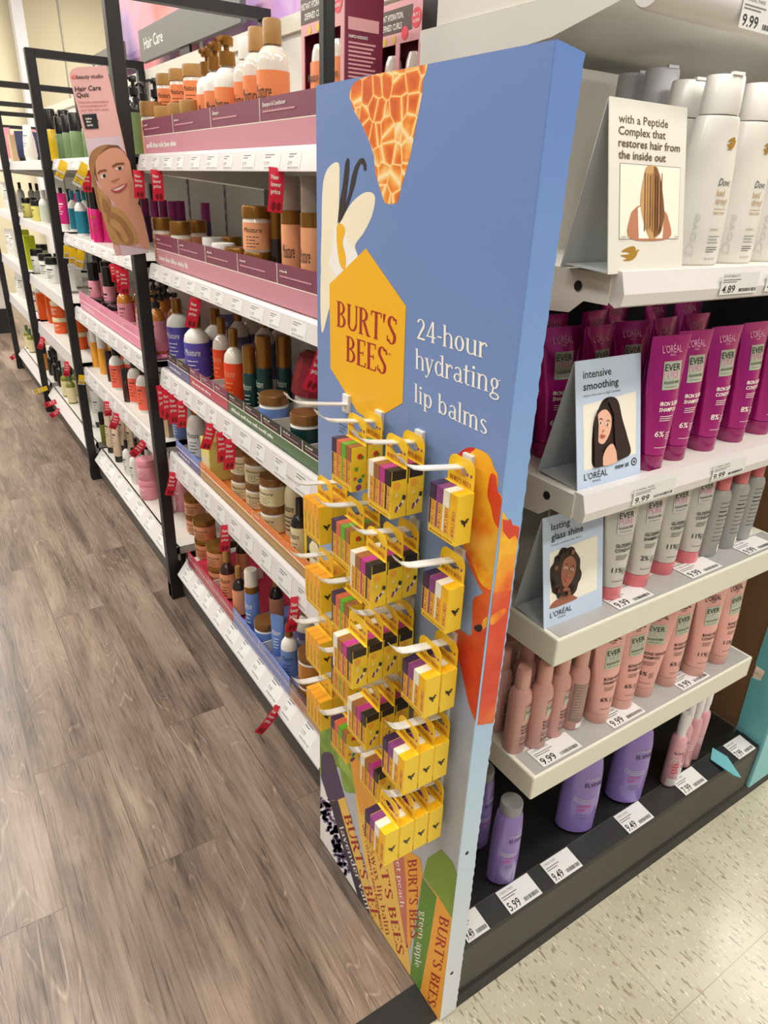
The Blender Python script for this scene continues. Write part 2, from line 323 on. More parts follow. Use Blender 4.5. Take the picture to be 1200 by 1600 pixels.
# a hand-drawn condensed serif face: stems, hairlines and ring segments
TK, TH, SF = 0.125, 0.05, 0.045
def _st(x, y0, y1, w=TK, s0=True, s1=True):
    q = [[(x, y0), (x + w, y0), (x + w, y1), (x, y1)]]
    for on, y in ((s0, y0), (s1, y1 - TH * .8)):
        if on: q.append([(x - SF, y), (x + w + SF, y), (x + w + SF, y + TH * .8), (x - SF, y + TH * .8)])
    return q
def _ln(x0, y0, x1, y1, w): return [[(x0, y0), (x0 + w, y0), (x1 + w, y1), (x1, y1)]]
def _hb(x0, x1, y, h=TH): return [[(x0, y), (x1, y), (x1, y + h), (x0, y + h)]]
def _arc(cx, cy, rx, ry, a0, a1, wt=TK, wn=TH, n=14):
    q = []; A = [math.radians(a0 + (a1 - a0) * i / n) for i in range(n + 1)]
    o = [(cx + rx * math.cos(a), cy + ry * math.sin(a)) for a in A]; i_ = [(cx + (rx - wt) * math.cos(a), cy + (ry - wn) * math.sin(a)) for a in A]
    for k in range(n): q.append([o[k], o[k + 1], i_[k + 1], i_[k]])
    return q
X_ = 0.68
GL = {
 'B': (0.52, _st(.05, 0, 1) + _arc(.2, .755, .25, .245, -90, 90) + _arc(.2, .265, .29, .265, -90, 90) + _hb(.15, .2, 0) + _hb(.15, .2, .955) + _hb(.15, .2, .49)),
 'U': (0.60, _st(.06, .28, 1, TK, False) + _st(.47, .28, 1, TH * 1.5, False) + _arc(.298, .28, .238, .28, 180, 360, TK * .85, TH * 1.4)),
 'R': (0.58, _st(.05, 0, 1) + _arc(.2, .75, .26, .25, -90, 90) + _hb(.15, .2, .955) + _hb(.15, .2, .5) + _ln(.42, 0, .2, .52, TK * 1.1) + _hb(.4, .6, 0)),
 'T': (0.50, _st(.19, 0, 1, TK, True, False) + _hb(.0, .5, .945, .055) + _ln(0, .82, 0, .95, TH) + _ln(.455, .82, .455, .95, TH)),
 "'": (0.20, [[(.06, .68), (.10, .68), (.17, 1), (.04, 1)]]),
 'S': (0.47, _arc(.225, .765, .19, .235, 25, 255, TK, TH) + _arc(.225, .245, .205, .245, -155, 75, TK, TH) + [[(.05, .66), (.13, .74), (.42, .36), (.33, .27)]] + _ln(.38, .74, .38, .93, TH) + _ln(.02, .08, .02, .28, TH)),
 'E': (0.48, _st(.05, 0, 1) + _hb(.15, .44, 0) + _hb(.15, .42, .955) + _hb(.15, .34, .49) + _ln(.40, .0, .43, .2, TH) + _ln(.385, .82, .385, 1, TH) + _ln(.31, .42, .31, .6, TH * .8)),
 'h': (0.52, _st(.04, 0, 1, .1, True, False) + _arc(.255, .46, .2, .22, 0, 150, .095, TH) + _st(.36, 0, .47, .095, True, False) + _hb(0, .1, .955, .04)),
 'o': (0.48, _arc(.235, .34, .215, .35, 0, 360, .105, TH)),
 'u': (0.53, _st(.05, .2, X_, .1, False, False) + _arc(.24, .2, .19, .21, 180, 320, .1, TH) + _st(.37, 0, X_, .1, False, False) + _hb(0, .1, X_ - .04, .04) + _hb(.32, .4, X_ - .04, .04) + _hb(.43, .52, 0, .04)),
 'r': (0.38, _st(.05, 0, X_, .1, True, False) + _arc(.26, .47, .14, .22, 20, 160, .08, .07) + _hb(0, .1, X_ - .04, .04)),
 'y': (0.48, _ln(.16, 0, .03, X_, .11) + _ln(.2, 0, .38, X_, .05) + _ln(.07, -.26, .21, .06, .06) + _arc(.07, -.2, .07, .08, 150, 360, .06, .05) + _hb(-.02, .17, X_ - .04, .04) + _hb(.3, .47, X_ - .04, .04)),
 'd': (0.53, _arc(.225, .34, .2, .35, 40, 320, .1, TH) + _st(.36, 0, 1, .1, False, False) + _hb(.29, .4, .955, .04) + _hb(.43, .53, 0, .04)),
 'a': (0.47, _arc(.21, .19, .18, .2, 30, 330, .09, TH) + _st(.31, .03, .5, .1, False, False) + _arc(.23, .48, .18, .21, 0, 150, .09, TH) + _hb(.36, .47, 0, .05)),
 't': (0.34, _st(.09, .08, .88, .1, False, False) + _hb(0, .32, X_ - .05, .05) + _arc(.235, .14, .145, .15, 180, 310, .09, TH)),
 'i': (0.26, _st(.07, 0, X_, .1, True, False) + _hb(.01, .12, X_ - .04, .04) + _arc(.12, .87, .07, .075, 0, 360, .069, .074)),
 'n': (0.54, _st(.05, 0, X_, .1, True, False) + _arc(.26, .46, .2, .23, 0, 150, .095, TH) + _st(.365, 0, .47, .095, True, False) + _hb(0, .1, X_ - .04, .04)),
 'g': (0.49, _arc(.21, .45, .17, .235, 0, 360, .09, TH) + _arc(.22, -.1, .21, .16, 0, 360, .07, .06) + _ln(.1, .02, .13, .25, .07) + _ln(.33, .6, .42, .66, .06)),
 'l': (0.25, _st(.07, 0, 1, .1, True, False) + _hb(.01, .12, .955, .04)),
 'p': (0.53, _st(.05, -.27, X_, .1, True, False) + _arc(.28, .34, .2, .35, -140, 140, .1, TH) + _hb(0, .1, X_ - .04, .04)),
 'b': (0.53, _st(.05, 0, 1, .1, False, False) + _arc(.28, .34, .2, .35, -140, 140, .1, TH) + _hb(0, .1, .955, .04)),
 'm': (0.80, _st(.05, 0, X_, .1, True, False) + _arc(.25, .46, .185, .23, 0, 150, .095, TH) + _st(.34, 0, .47, .095, True, False) + _arc(.53, .46, .185, .23, 0, 150, .095, TH) + _st(.62, 0, .47, .095, True, False) + _hb(0, .1, X_ - .04, .04)),
 's': (0.39, _arc(.185, .52, .15, .165, 30, 255, .085, TH) + _arc(.185, .165, .165, .17, -155, 75, .085, TH) + [[(.045, .44), (.1, .5), (.34, .25), (.27, .18)]]),
 'e': (0.46, _arc(.225, .34, .2, .35, 5, 320, .1, TH) + _hb(.1, .42, .36, .045)),
 'v': (0.47, _ln(.17, 0, .03, X_, .11) + _ln(.2, 0, .36, X_, .05) + _hb(-.02, .17, X_ - .04, .04) + _hb(.29, .46, X_ - .04, .04)),
 'w': (0.70, _ln(.15, 0, .03, X_, .11) + _ln(.18, 0, .31, X_, .05) + _ln(.41, 0, .29, X_, .11) + _ln(.44, 0, .58, X_, .05) + _hb(-.02, .17, X_ - .04, .04) + _hb(.52, .68, X_ - .04, .04)),
 'x': (0.47, _ln(.31, 0, .04, X_, .11) + _ln(.04, 0, .34, X_, .05) + _hb(-.01, .17, X_ - .04, .04) + _hb(.3, .46, X_ - .04, .04) + _hb(-.01, .14, 0, .04) + _hb(.26, .46, 0, .04)),
 'c': (0.43, _arc(.225, .34, .2, .35, 45, 320, .1, TH)),
 '2': (0.47, _arc(.22, .74, .2, .26, -20, 165, .1, TH) + [[(.03, .06), (.1, .02), (.42, .64), (.31, .68)]] + _hb(.03, .43, 0, .09)),
 '4': (0.50, _st(.29, 0, 1, .1, True, False) + _ln(.02, .26, .3, 1, .06) + _hb(.02, .47, .24, .06)),
 '-': (0.28, _hb(.04, .25, .34, .07)),
 ' ': (0.24, []),
}
def serif(txt, track=0.02):
    x = 0; V = []; F = []
    for ch in txt:
        w, q = GL.get(ch, GL[' '])
        for poly in q:
            o = len(V); V += [(p[0] + x, p[1]) for p in poly]; F.append(tuple(range(o, o + len(poly))))
        x += w + track
    return V, F
def width(T): return max((p[0] for p in T[0]), default=1)

# ------------------------------------------------------------------ flat prints
class Print:
    """a print on a flat face: fn(px, py, lift) gives a 3D point"""
    def __init__(s, fn): s.fn = fn; s.mb = MB(); s.k = 0
    def poly(s, pts, m, lift=None):
        if lift is None: s.k += 1; lift = s.k
        s.mb.poly([s.fn(x, y, lift) for x, y in pts], m); return s
    def blob(s, pts, m, n=5, lift=None): return s.poly(smooth(pts, n), m, lift)
    def text(s, T, bl, br, tl, m, lift=None, wid=None):
        if lift is None: s.k += 1; lift = s.k
        w = wid or width(T)
        A = Vector(s.fn(*bl, lift)); U = Vector(s.fn(*br, lift)) - A; V = Vector(s.fn(*tl, lift)) - A
        D = Vector(s.fn(*bl, lift + .25)) - A; off = [Vector()] * len(T[0])
        if len(T[1]) > 1 and all(len(f) == 4 for f in T[1][:6]):
            for i, f in enumerate(T[1]):
                for j in f: off[j] = D * (i % 7)
        s.mb.add([A + U * (p[0] / w) + V * p[1] + off[j] for j, p in enumerate(T[0])], T[1], m); return s
def smooth(P, n=5):
    out = []; N = len(P)
    for i in range(N):
        p0, p1, p2, p3 = P[i - 1], P[i], P[(i + 1) % N], P[(i + 2) % N]
        for k in range(n):
            t = k / n
            out.append(tuple(0.5 * (2 * p1[j] + (p2[j] - p0[j]) * t + (2 * p0[j] - 5 * p1[j] + 4 * p2[j] - p3[j]) * t * t + (3 * p1[j] - p0[j] - 3 * p2[j] + p3[j]) * t ** 3) for j in (0, 1)))
    return out
def ell(cx, cy, rx, ry, n=20, rot=0):
    return [(cx + rx * math.cos(t) * math.cos(rot) - ry * math.sin(t) * math.sin(rot), cy + rx * math.cos(t) * math.sin(rot) + ry * math.sin(t) * math.cos(rot)) for t in [2 * PI * i / n for i in range(n)]]

# ------------------------------------------------------------------ the setting
GX = 0.575      # front of the aisle shelves
EY = 0.523      # front of the end shelves
PX = 0.518      # face of the blue display
mb = MB().poly([(-5, 0.60, 0), (6, 0.60, 0), (6, 9.7, 0), (-5, 9.7, 0)], 'wood_plank'); struct(mb.build('floor'))
mb = MB().poly([(-5, -5, 0), (6, -5, 0), (6, 0.53, 0), (-5, 0.53, 0)], 'vinyl_tile'); struct(mb.build('floor_tiles'))
mb = MB().box(-5, 6, 0.53, 0.60, -0.01, 0.002, 'black_metal'); struct(mb.build('trim_1'))
mb = MB().poly([(-5, -5, CEIL), (-5, 9.7, CEIL), (6, 9.7, CEIL), (6, -5, CEIL)], 'ceiling_paint'); struct(mb.build('ceiling'))
mb = MB().box(-5, 6, 9.6, 9.7, 0, CEIL, 'wall_beige')
for wx in (-3.0, -1.2, 0.6, 1.94, 3.4, 4.8): mb.box(wx, wx + 0.012, 9.59, 9.6, 0, CEIL, 'perf_grey')
struct(mb.build('wall_back'))
mb = MB().box(5.9, 6, -5, 9.7, 0, CEIL, 'wall_beige'); struct(mb.build('wall_right'))
mb = MB().box(1.45, 1.56, 9.4, 9.58, 0, CEIL, 'wall_white'); struct(mb.build('pillar_1'))

# ------------------------------------------------------------------ product templates
def interp(prof, z):
    for p, q in zip(prof, prof[1:]):
        if p[0] <= z <= q[0]:
            t = (z - p[0]) / max(1e-9, q[0] - p[0])
            pb = p[2] if len(p) > 2 else p[1]; qb = q[2] if len(q) > 2 else q[1]
            return p[1] + (q[1] - p[1]) * t, pb + (qb - pb) * t
    p = prof[-1] if z > prof[-1][0] else prof[0]
    return p[1], (p[2] if len(p) > 2 else p[1])
def surf(prof, x, z, eps=0.0006):
    a, b = interp(prof, z); x = max(-a * .97, min(a * .97, x))
    return (x, -b * math.sqrt(max(0, 1 - (x / a) ** 2)) - eps, z)
def wrap_text(mb, prof, T, size, x0, z0, m, wid=None, eps=0.0008, center=False, xs=1.0):
    w = width(T)
    s = size if wid is None else size
    sx = (wid / w) if wid else size * xs
    if center: x0 = x0 - sx * w / 2
    mb.add([surf(prof, x0 + p[0] * sx, z0 + p[1] * s, eps) for p in T[0]], T[1], m)
def patch(mb, prof, x0, x1, z0, z1, m, eps=0.0005, nx=10, nz=4):
    vs = []; fs = []
    for j in range(nz + 1):
        for i in range(nx + 1): vs.append(surf(prof, x0 + (x1 - x0) * i / nx, z0 + (z1 - z0) * j / nz, eps))
    for j in range(nz):
        for i in range(nx): fs.append((j * (nx + 1) + i, j * (nx + 1) + i + 1, (j + 1) * (nx + 1) + i + 1, (j + 1) * (nx + 1) + i))
    mb.add(vs, fs, m)
def fine(mb, prof, x0, x1, z, m, h=0.0012):
    patch(mb, prof, x0, x1, z, z + h, m, 0.0007, 5, 1)
def band(prof, z0, z1, m, n=24, eps=0.0005):
    zs = sorted(set([z0, z1] + [p[0] for p in prof if z0 < p[0] < z1]))
    return MB().rings([(z,) + tuple(r + eps for r in interp(prof, z)) for z in zs], m, n, capb=False, capt=False)
PROTO = {}
def put(key, loc, rz, label, group=None, cat=None):
    """first use of a kind builds it, later uses copy it with its parts"""
    if key not in PROTO:
        o = KINDS[key](); PROTO[key] = o
    else:
        o = clone(PROTO[key])
        if 'group' in o: del o['group']
    o.location = loc; o.rotation_euler = (0, 0, rz); o['label'] = label
    if group: o['group'] = group
    if cat: o['category'] = cat
    return o
KINDS = {}

# ---- tubes that stand on their caps
def tube_prof(H, r, top, capz):
    return [(capz, r * .98, r * .98), (capz + .004, r, r), (capz + (H - capz) * .45, r + (top - r) * .42, r * .86), (capz + (H - capz) * .8, r + (top - r) * .8, r * .42), (H - .012, top, .0022), (H, top, .0012)]
def make_tube(name, H, r, top, capz, bm, cm, lm, lines, tm, inks, pct):
    def f():
        t = thing(name, '', 'tube')
        MB().rings([(0, r * .95), (.002, r), (capz - .001, r * .99)], cm, 28).build('cap', t, smooth=True)
        pr = tube_prof(H, r, top, capz)
        MB().rings(pr, bm, 28).build('body', t, smooth=True)
        q = MB(); h = H - capz
        patch(q, pr, -.015, .018, capz + h * .57, capz + h * .80, lm); q.build('label_block', t)
        q = MB()
        wrap_text(q, pr, sans("L'ORÉAL", 0.01), .0100, 0, capz + h * .865, inks[0], wid=.036, center=True)
        wrap_text(q, pr, sans('PARIS'), .003, 0, capz + h * .84, inks[0], wid=.010, center=True)
        wrap_text(q, pr, sans('EVER', 0.0), .0095, -.013, capz + h * .725, 'ink', wid=.028, eps=.0012)
        wrap_text(q, pr, sans('PURE', 0.0), .0095, -.013, capz + h * .665, inks[1], wid=.028, eps=.0012)
        wrap_text(q, pr, sans('SULFATE-FREE', .02), .0036, -.013, capz + h * .62, 'ink', wid=.028, eps=.0012)
        fine(q, pr, -.011, .012, capz + h * .59, 'grey_ink', .001)
        for i, l in enumerate(lines): wrap_text(q, pr, sans(l, .03), .0056, -.015, capz + h * (.44 - .05 * i), inks[2], xs=.85)
        for k in range(3): fine(q, pr, -.012, .010 - .002 * k, capz + h * (.345 - .018 * k), inks[2], .0008)
        wrap_text(q, pr, sans(pct, .02), .0085, -.0145, capz + h * .17, inks[2])
        for k in range(4): fine(q, pr, .002, .012 - .002 * (k % 2), capz + h * (.2 - .018 * k), inks[2], .0008)
        fine(q, pr, -.012, .009, capz + h * .07, inks[2], .0007)
        q.build('lettering', t)
        return t
    return f
for pct, ln in (('6%', ['IRON SLEEK', 'SHAMPOO']), ('8%', ['IRON SLEEK', 'CONDITIONER'])):
    KINDS['magenta' + pct] = make_tube('hair_care_tube', .187, .022, .036, .024, 'magenta', 'magenta_cap', 'silver_label', ln, None, ('pink_ink', 'pink_ink', 'white_ink'), pct)
for pct, ln in (('11%', ['GLOSSING', 'CONDITIONER']), ('2%', ['GLOSSING', 'SHAMPOO'])):
    KINDS['silver' + pct] = make_tube('hair_care_tube', .183, .022, .035, .024, 'tube_silver', 'coral_cap', 'pale_label', ln, None, ('grey_ink', 'pink_ink', 'ink'), pct)
for pct, ln in (('6%', ['BOND REPAIR', 'SHAMPOO']), ('11%', ['BOND REPAIR', 'CONDITIONER'])):
    KINDS['rose' + pct] = make_tube('hair_care_tube', .187, .022, .035, .022, 'pink_tube', 'pink_cap', 'silver_label', ln, None, ('ink', 'pale_label', 'ink'), pct)

# ---- the white tall bottles with flip caps
def bird(mb, fn, m):
    P = smooth([(0, .40), (.28, .44), (.48, .50), (.30, .60), (.05, .64), (.28, .86), (.66, 1.0), (.80, .84), (.80, .66), (.90, .76), (1, .74), (.91, .60), (.82, .30), (.60, .06), (.36, .0), (.14, .06), (.34, .18), (.16, .28)], 3)
    mb.add([fn(x, y) for x, y in P], [tuple(range(len(P)))], m)
def dove(capm='pearl_white'):
    t = thing('shampoo_bottle', '', 'bottle')
    pr = [(0, .038, .024), (.004, .041, .027), (.06, .0405, .027), (.13, .035, .0245), (.18, .0285, .022), (.184, .0265, .021)]
    MB().rings(pr, 'pearl_white', 32).build('body', t, smooth=True)
    cp = [(.1855, .024, .021), (.19, .0245, .0215), (.226, .0235, .0205), (.23, .0225, .0195)]
    q = MB().rings(cp, capm, 28); q.rings([(.185, .0225, .019), (.1855, .0225, .019)], 'perf_grey', 28); q.box(-.008, .008, -.0215, -.016, .229, .2325, capm); q.build('flip_cap', t, smooth=True)
    q = MB()
    bird(q, lambda x, y: surf(pr, .001 + x * .017, .145 + y * .015, .0008), 'gold_print')
    wrap_text(q, pr, sans('Dove', 0.0, 0.25), .0095, .0, .102, 'ink', wid=.020)
    wrap_text(q, pr, serif('bond'), .0085, .0, .089, 'gold_print', wid=.014)
    wrap_text(q, pr, serif('strengt'), .0085, .0, .079, 'gold_print', wid=.022)
    fine(q, pr, .0, .022, .073, 'gold_print', .0006)
    wrap_text(q, pr, sans('DAMAGE THERAPY', .01), .003, .0, .067, 'gold_print', wid=.022)
    wrap_text(q, pr, sans('SHAMPOO'), .003, .001, .046, 'gold_print', wid=.014)
    for k in range(3): fine(q, pr, .001, .021 - .004 * (k == 1), .038 - .004 * k, 'grey_ink', .0009)
    for k in range(3): fine(q, pr, .001, .021 - .006 * (k == 2), .024 - .003 * k, 'ink', .0008)
    wrap_text(q, pr, sans('32 FL OZ (1 QT)'), .003, .001, .008, 'grey_ink', wid=.018)
    q.build('lettering', t)
    q = MB(); T = sans('Dove', -.01, .15)
    w = width(T); q.add([surf(pr, -.016 - p[1] * .011, .012 + p[0] / w * .055, .0006) for p in T[0]], T[1], 'pearl_grey'); q.build('raised_lettering', t)
    return t
KINDS['dove'] = dove; KINDS['dove_dark'] = lambda: dove('cool_cap')
# ---- slim pink bottles
def pinkb(back):
    def f():
        t = thing('treatment_bottle', '', 'bottle')
        pr = [(0, .0165), (.003, .0185), (.108, .0185), (.118, .017), (.126, .0125), (.128, .011)]
        MB().rings(pr, 'pink_bottle', 28).build('body', t, smooth=True)
        MB().rings([(.128, .0115), (.13, .0125), (.160, .0118), (.165, .0105), (.166, .009)], 'pink_cap', 24).build('cap', t, smooth=True)
        q = MB()
        if back:
            patch(q, pr, -.016, .016, .02, .10, 'mauve_label'); patch(q, pr, -.004, .011, .006, .017, 'white_ink')
            for k in range(12): fine(q, pr, -.013, .014 - .003 * (k % 3), .096 - .006 * k, 'pink_bottle', .0012)
            q.build('back_label', t)
        else:
            patch(q, pr, -.001, .014, .072, .094, 'silver_label'); q.build('label_block', t)
            q = MB(); wrap_text(q, pr, sans("L'ORÉAL", .01), .0048, -.002, .099, 'ink', wid=.017)
            wrap_text(q, pr, sans('EVER', 0), .006, .0, .085, 'ink', wid=.013, eps=.0012); wrap_text(q, pr, sans('PURE', 0), .006, .0, .077, 'pale_label', wid=.013, eps=.0012)
            for i, l in enumerate(('BOND REPAIR', 'PRE-SHAMPOO', 'TREATMENT')): wrap_text(q, pr, sans(l, .05), .0042, -.004, .058 - .007 * i, 'ink', wid=.0185)
            for k in range(3): fine(q, pr, -.004, .013 - .003 * k, .038 - .003 * k, 'ink', .0008)
            wrap_text(q, pr, sans('22%', .02), .0065, -.004, .02, 'ink'); 
            for k in range(3): fine(q, pr, .010, .016, .026 - .003 * k, 'ink', .0008)
            fine(q, pr, -.006, .016, .031, 'ink', .0005); fine(q, pr, -.006, .016, .016, 'ink', .0005); fine(q, pr, -.002, .014, .01, 'ink', .0006)
            q.build('lettering', t)
        return t
    return f
KINDS['pink_bottle'] = pinkb(False); KINDS['pink_bottle_back'] = pinkb(True)
# ---- grey treatment bottles with coral caps
def greyb():
    t = thing('treatment_bottle', '', 'bottle')
    pr = [(0, .019, .015), (.003, .021, .017), (.115, .021, .017), (.122, .018, .015), (.126, .0125, .0125)]
    MB().rings(pr, 'grey_bottle', 28).build('body', t, smooth=True)
    MB().rings([(.126, .0115), (.128, .0125), (.152, .012), (.155, .0105)], 'coral_cap', 24).build('cap', t, smooth=True)
    q = MB()
    for k in range(10): fine(q, pr, -.012, .012 - .004 * (k % 3), .105 - .008 * k, 'ink' if k in (2, 3) else 'grey_ink', .0018)
    patch(q, pr, .004, .013, .01, .024, 'white_ink'); q.build('lettering', t)
    return t
KINDS['grey_bottle'] = greyb
# ---- lilac shampoo bottles
def lilac(big):
    def f():
        t = thing('shampoo_bottle', '', 'bottle')
        if big: H = .215; pr = [(0, .033, .022), (.004, .039, .027), (.08, .0395, .028), (.155, .036, .026), (.185, .031, .023), (.203, .020, .017), (.208, .013, .012)]
        else: H = .19; pr = [(0, .022, .018), (.004, .0275, .021), (.07, .028, .022), (.14, .0265, .021), (.17, .0235, .02), (.178, .018, .017)]
        MB().rings(pr, 'lilac', 32).build('body', t, smooth=True)
        if big:
            q = MB().rings([(.208, .011), (.222, .011), (.224, .006), (.236, .006)], 'grey_cap', 20); q.rings([(.236, .012), (.246, .012)], 'grey_cap', 20); q.tube([(0, 0, .243), (0, -.02, .243), (0, -.034, .238)], .004, 'grey_cap', 10); q.build('pump', t, smooth=True)
        else:
            MB().rings([(.178, .0195), (.18, .0205), (.197, .0205), (.2, .019)], 'grey_cap', 28).build('flip_cap', t, smooth=True)
        k = 1.25 if big else 1.0; z = .145 if big else .128; x = -.002 if big else .0
        q = MB()
        wrap_text(q, pr, sans("L'ORÉAL"), .0052 * k, x, z, 'pale_label', wid=.024 * k)
        wrap_text(q, pr, sans('ELVIVE', .02), .0082 * k, x - .001, z - .0125 * k, 'lav_label', wid=.028 * k)
        for j in range(3):
            vs = []; 
            for i in range(9): xx = -.016 * k + .034 * k * i / 8; vs.append((xx, z - (.034 + .0035 * j) * k - .006 * k * math.sin(i / 8 * 2.4)))
            q.add([surf(pr, a, b, .0009) for a, b in vs] + [surf(pr, a, b - .0011, .0009) for a, b in vs], [(i, i + 1, i + 10, i + 9) for i in range(8)], 'pale_label')
        wrap_text(q, pr, sans('HYALURON', .03), .0048 * k, x - .006 * k, z - .056 * k, 'hot_pink', wid=.022 * k); wrap_text(q, pr, sans('PLUMP', .03), .0045 * k, x - .006 * k, z - .064 * k, 'hot_pink', wid=.013 * k)
        for j in range(2): fine(q, pr, x - .002 * k, x + .014 * k, z - (.074 + .006 * j) * k, 'tray_green', .0012)
        q.build('lettering', t)
        return t
    return f
KINDS['lilac_big'] = lilac(True); KINDS['lilac_small'] = lilac(False)
def spray(red):
    def f():
        t = thing('hair_mist_bottle', '', 'bottle')
        pr = [(0, .0145), (.003, .0165), (.125, .0165), (.136, .0145), (.14, .0105)]
        MB().rings(pr, 'pink_clear', 26).build('body', t, smooth=True)
        MB().rings([(.14, .0095), (.158, .0095)], 'frost_white', 20).build('collar', t, smooth=True)
        MB().rings([(.159, .0105), (.195, .0098), (.198, .008)], 'frost_white', 22).build('cap', t, smooth=True)
        q = MB()
        if red:
            wrap_text(q, pr, sans('ELVIVE', .02), .0062, 0, .096, 'lav_label', wid=.02, center=True)
            for j in range(2):
                vs = [(-.006 + .006 * j + .006 * math.cos(a), .068 + .016 * math.sin(a)) for a in [PI * i / 10 for i in range(11)]]
                q.add([surf(pr, a, b, .0009) for a, b in vs] + [surf(pr, a * .9, b - .002, .0009) for a, b in vs], [(i, i + 1, i + 12, i + 11) for i in range(10)], 'pale_label')
            for j in range(4): wrap_text(q, pr, sans('DREAM', .05), .005, 0, .066 - .008 * j, 'red_print', wid=.012 + .003 * (j % 2), center=True)
            patch(q, pr, -.011, .011, .005, .026, 'pale_label')
        else:
            for j in range(3): fine(q, pr, -.010, .004, .068 - .006 * j, 'white_ink', .0014)
        q.build('lettering', t)
        return t
    return f
KINDS['spray_red'] = spray(True); KINDS['spray_plain'] = spray(False)

# ------------------------------------------------------------------ the end display: shelves
def price_tag(name, parent, x0, x1, y0, y1, z, price, slope=0.0, up=False):
    """a paper price ticket lying on a rail (or standing on its face when up)"""
    q = MB(); w = x1 - x0
    if up: P = lambda u, v, l: (x0 + u * w, y0 - .0006 - l * .0002, z + v * (y1))
    else: P = lambda u, v, l: (x0 + u * w, y0 + v * (y1 - y0), z + .0006 + l * .0002 + slope * v * (y1 - y0))
    q.poly([P(0, 0, 0), P(1, 0, 0), P(1, 1, 0), P(0, 1, 0)], 'paper')
    o = q.build(name, parent)
    q = MB(); h = y1 if up else (y1 - y0)
    def T(t, u, v, s, m, wd):
        ww = width(t); q.add([P(u + p[0] / ww * wd, v + p[1] * s, 1) for p in t[0]], t[1], m)
    T(sans("L'OREAL PARIS" if price != '4.89' else 'DOVE BEAUTY'), .04, .80, .11, 'grey_ink', .42)
    for k in range(2): q.poly([P(.04, .66 - .1 * k, 1), P(.5 - .1 * k, .66 - .1 * k, 1), P(.5 - .1 * k, .70 - .1 * k, 1), P(.04, .70 - .1 * k, 1)], 'grey_ink')
    T(sans(price, .02), .05, .08, .36, 'ink', .34)
    r = random.Random(int(x0 * 9999)); u = .5
    while u < .95:
        d = r.choice((.008, .014, .02)); q.poly([P(u, .1, 1), P(u + d, .1, 1), P(u + d, .26, 1), P(u, .26, 1)], 'ink'); u += d + r.choice((.008, .014))
    q.build('lettering', o)
    return o
def end_shelf(z, label, kind, x1=1.275, tags=()):
    t = thing('shelf', label, 'shelf', (0, 0, 0), 0, 'shelves of the end display')
    if kind == 'rail':
        MB().box(.6635, x1 - .004, EY + .012, .935, z - .018, z, 'white_paint').build('deck', t, bevel=.002)
        q = MB().extr([(.662, EY + .016, z + .004), (.662, EY + .002, z + .004), (.662, EY - .006, z - .020), (.662, EY - .004, z - .033), (.662, EY + .004, z - .036), (.662, EY + .016, z - .030)], (x1 - .662, 0, 0), 'rail_white'); q.build('front_rail', t)
        for bx, nm in ((.66, 'bracket'), (x1 - .002, 'bracket')):
            q = MB().extr([(bx, EY + .014, z), (bx, EY + .014, z - .034), (bx, EY + .05, z - .034), (bx, EY + .07, z - .05), (bx, .93, z - .075), (bx, .93, z)], (.002, 0, 0), 'white_paint')
            q.extr([(bx - .001, EY + .06 + .006 * math.cos(a), z - .018 + .006 * math.sin(a)) for a in [PI * i / 6 for i in range(12)]], (.001, 0, 0), 'dark_hole'); q.build(nm, t)
        for x0, xe, pr in tags: price_tag('price_tag', t, x0, xe, EY - .0065, .026, z - .028, pr, up=True)
    else:
        q = MB().box(.66, x1, EY, .935, z - .048, z, 'shelf_cream'); q.build('deck', t, bevel=.003)
        MB().poly([(.668, EY + .004, z + .0005), (x1 - .008, EY + .004, z + .0005), (x1 - .008, EY + .052, z + .0005), (.668, EY + .052, z + .0005)], 'grey_strip').build('label_strip', t)
        for x0, xe, pr in tags: price_tag('price_tag', t, x0, xe, EY + .008, EY + .048, z + .001, pr)
    return t
end_shelf(1.272, 'white metal shelf carrying the tall white bottles, second from the top', 'rail', tags=((.843, .925, '4.89'), (.945, 1.03, '4.89')))
end_shelf(1.0, 'white metal shelf carrying the magenta tubes', 'rail', tags=((.755, .845, '9.99'), (.935, 1.02, '9.99')))
end_shelf(.78, 'thick cream shelf carrying silver tubes with coral caps', 'box', tags=((.80, .885, '9.99'), (.985, 1.07, '9.99'), (1.15, 1.235, '9.99')))
end_shelf(.515, 'thick cream shelf carrying pink bottles and pink tubes', 'box', tags=((.69, .78, '9.99'), (.86, .945, '9.99'), (1.055, 1.14, '9.99')))
t = thing('shelf', 'white metal shelf at the very top of the end display', 'shelf', (0, 0, 0), 0, 'shelves of the end display')
MB().box(.662, 1.3, EY + .03, .935, 1.536, 1.549, 'white_paint').build('deck', t)
MB().extr([(.66, .575, 1.549), (.66, .58, 1.532), (.66, .677, 1.511), (.66, .93, 1.49), (.66, .93, 1.549)], (.002, 0, 0), 'white_paint').build('bracket', t)
MB().rings([(0, .017), (.003, .019), (.64, .019)], 'rail_white', 20, X=Matrix.Translation((.65, EY + .02, 1.535)) @ Matrix.Rotation(PI / 2, 4, 'Y')).build('front_rail', t, smooth=True)
price_tag('price_tag', t, .775, .86, EY, .03, 1.515, '9.99', up=True)
ll = bpy.data.lights.new('shelf_fill_light', 'AREA'); ll.shape = 'RECTANGLE'; ll.size = .6; ll.size_y = .025; ll.energy = .55; ll.color = (1, .97, .92)  # added fill light without a visible tube, brightens the white bottles below
lo = bpy.data.objects.new('shelf_fill_light', ll); lo.location = (.97, EY + .045, 1.526); lo.rotation_euler = (.45, 0, 0); COL.objects.link(lo)
t = thing('tray', 'plain pale tray on the topmost shelf of the end display', 'tray', (.664, .6, 1.5505))
MB().box(0, .6, 0, .3, 0, .09, 'tent_white').build('box_wall', t)
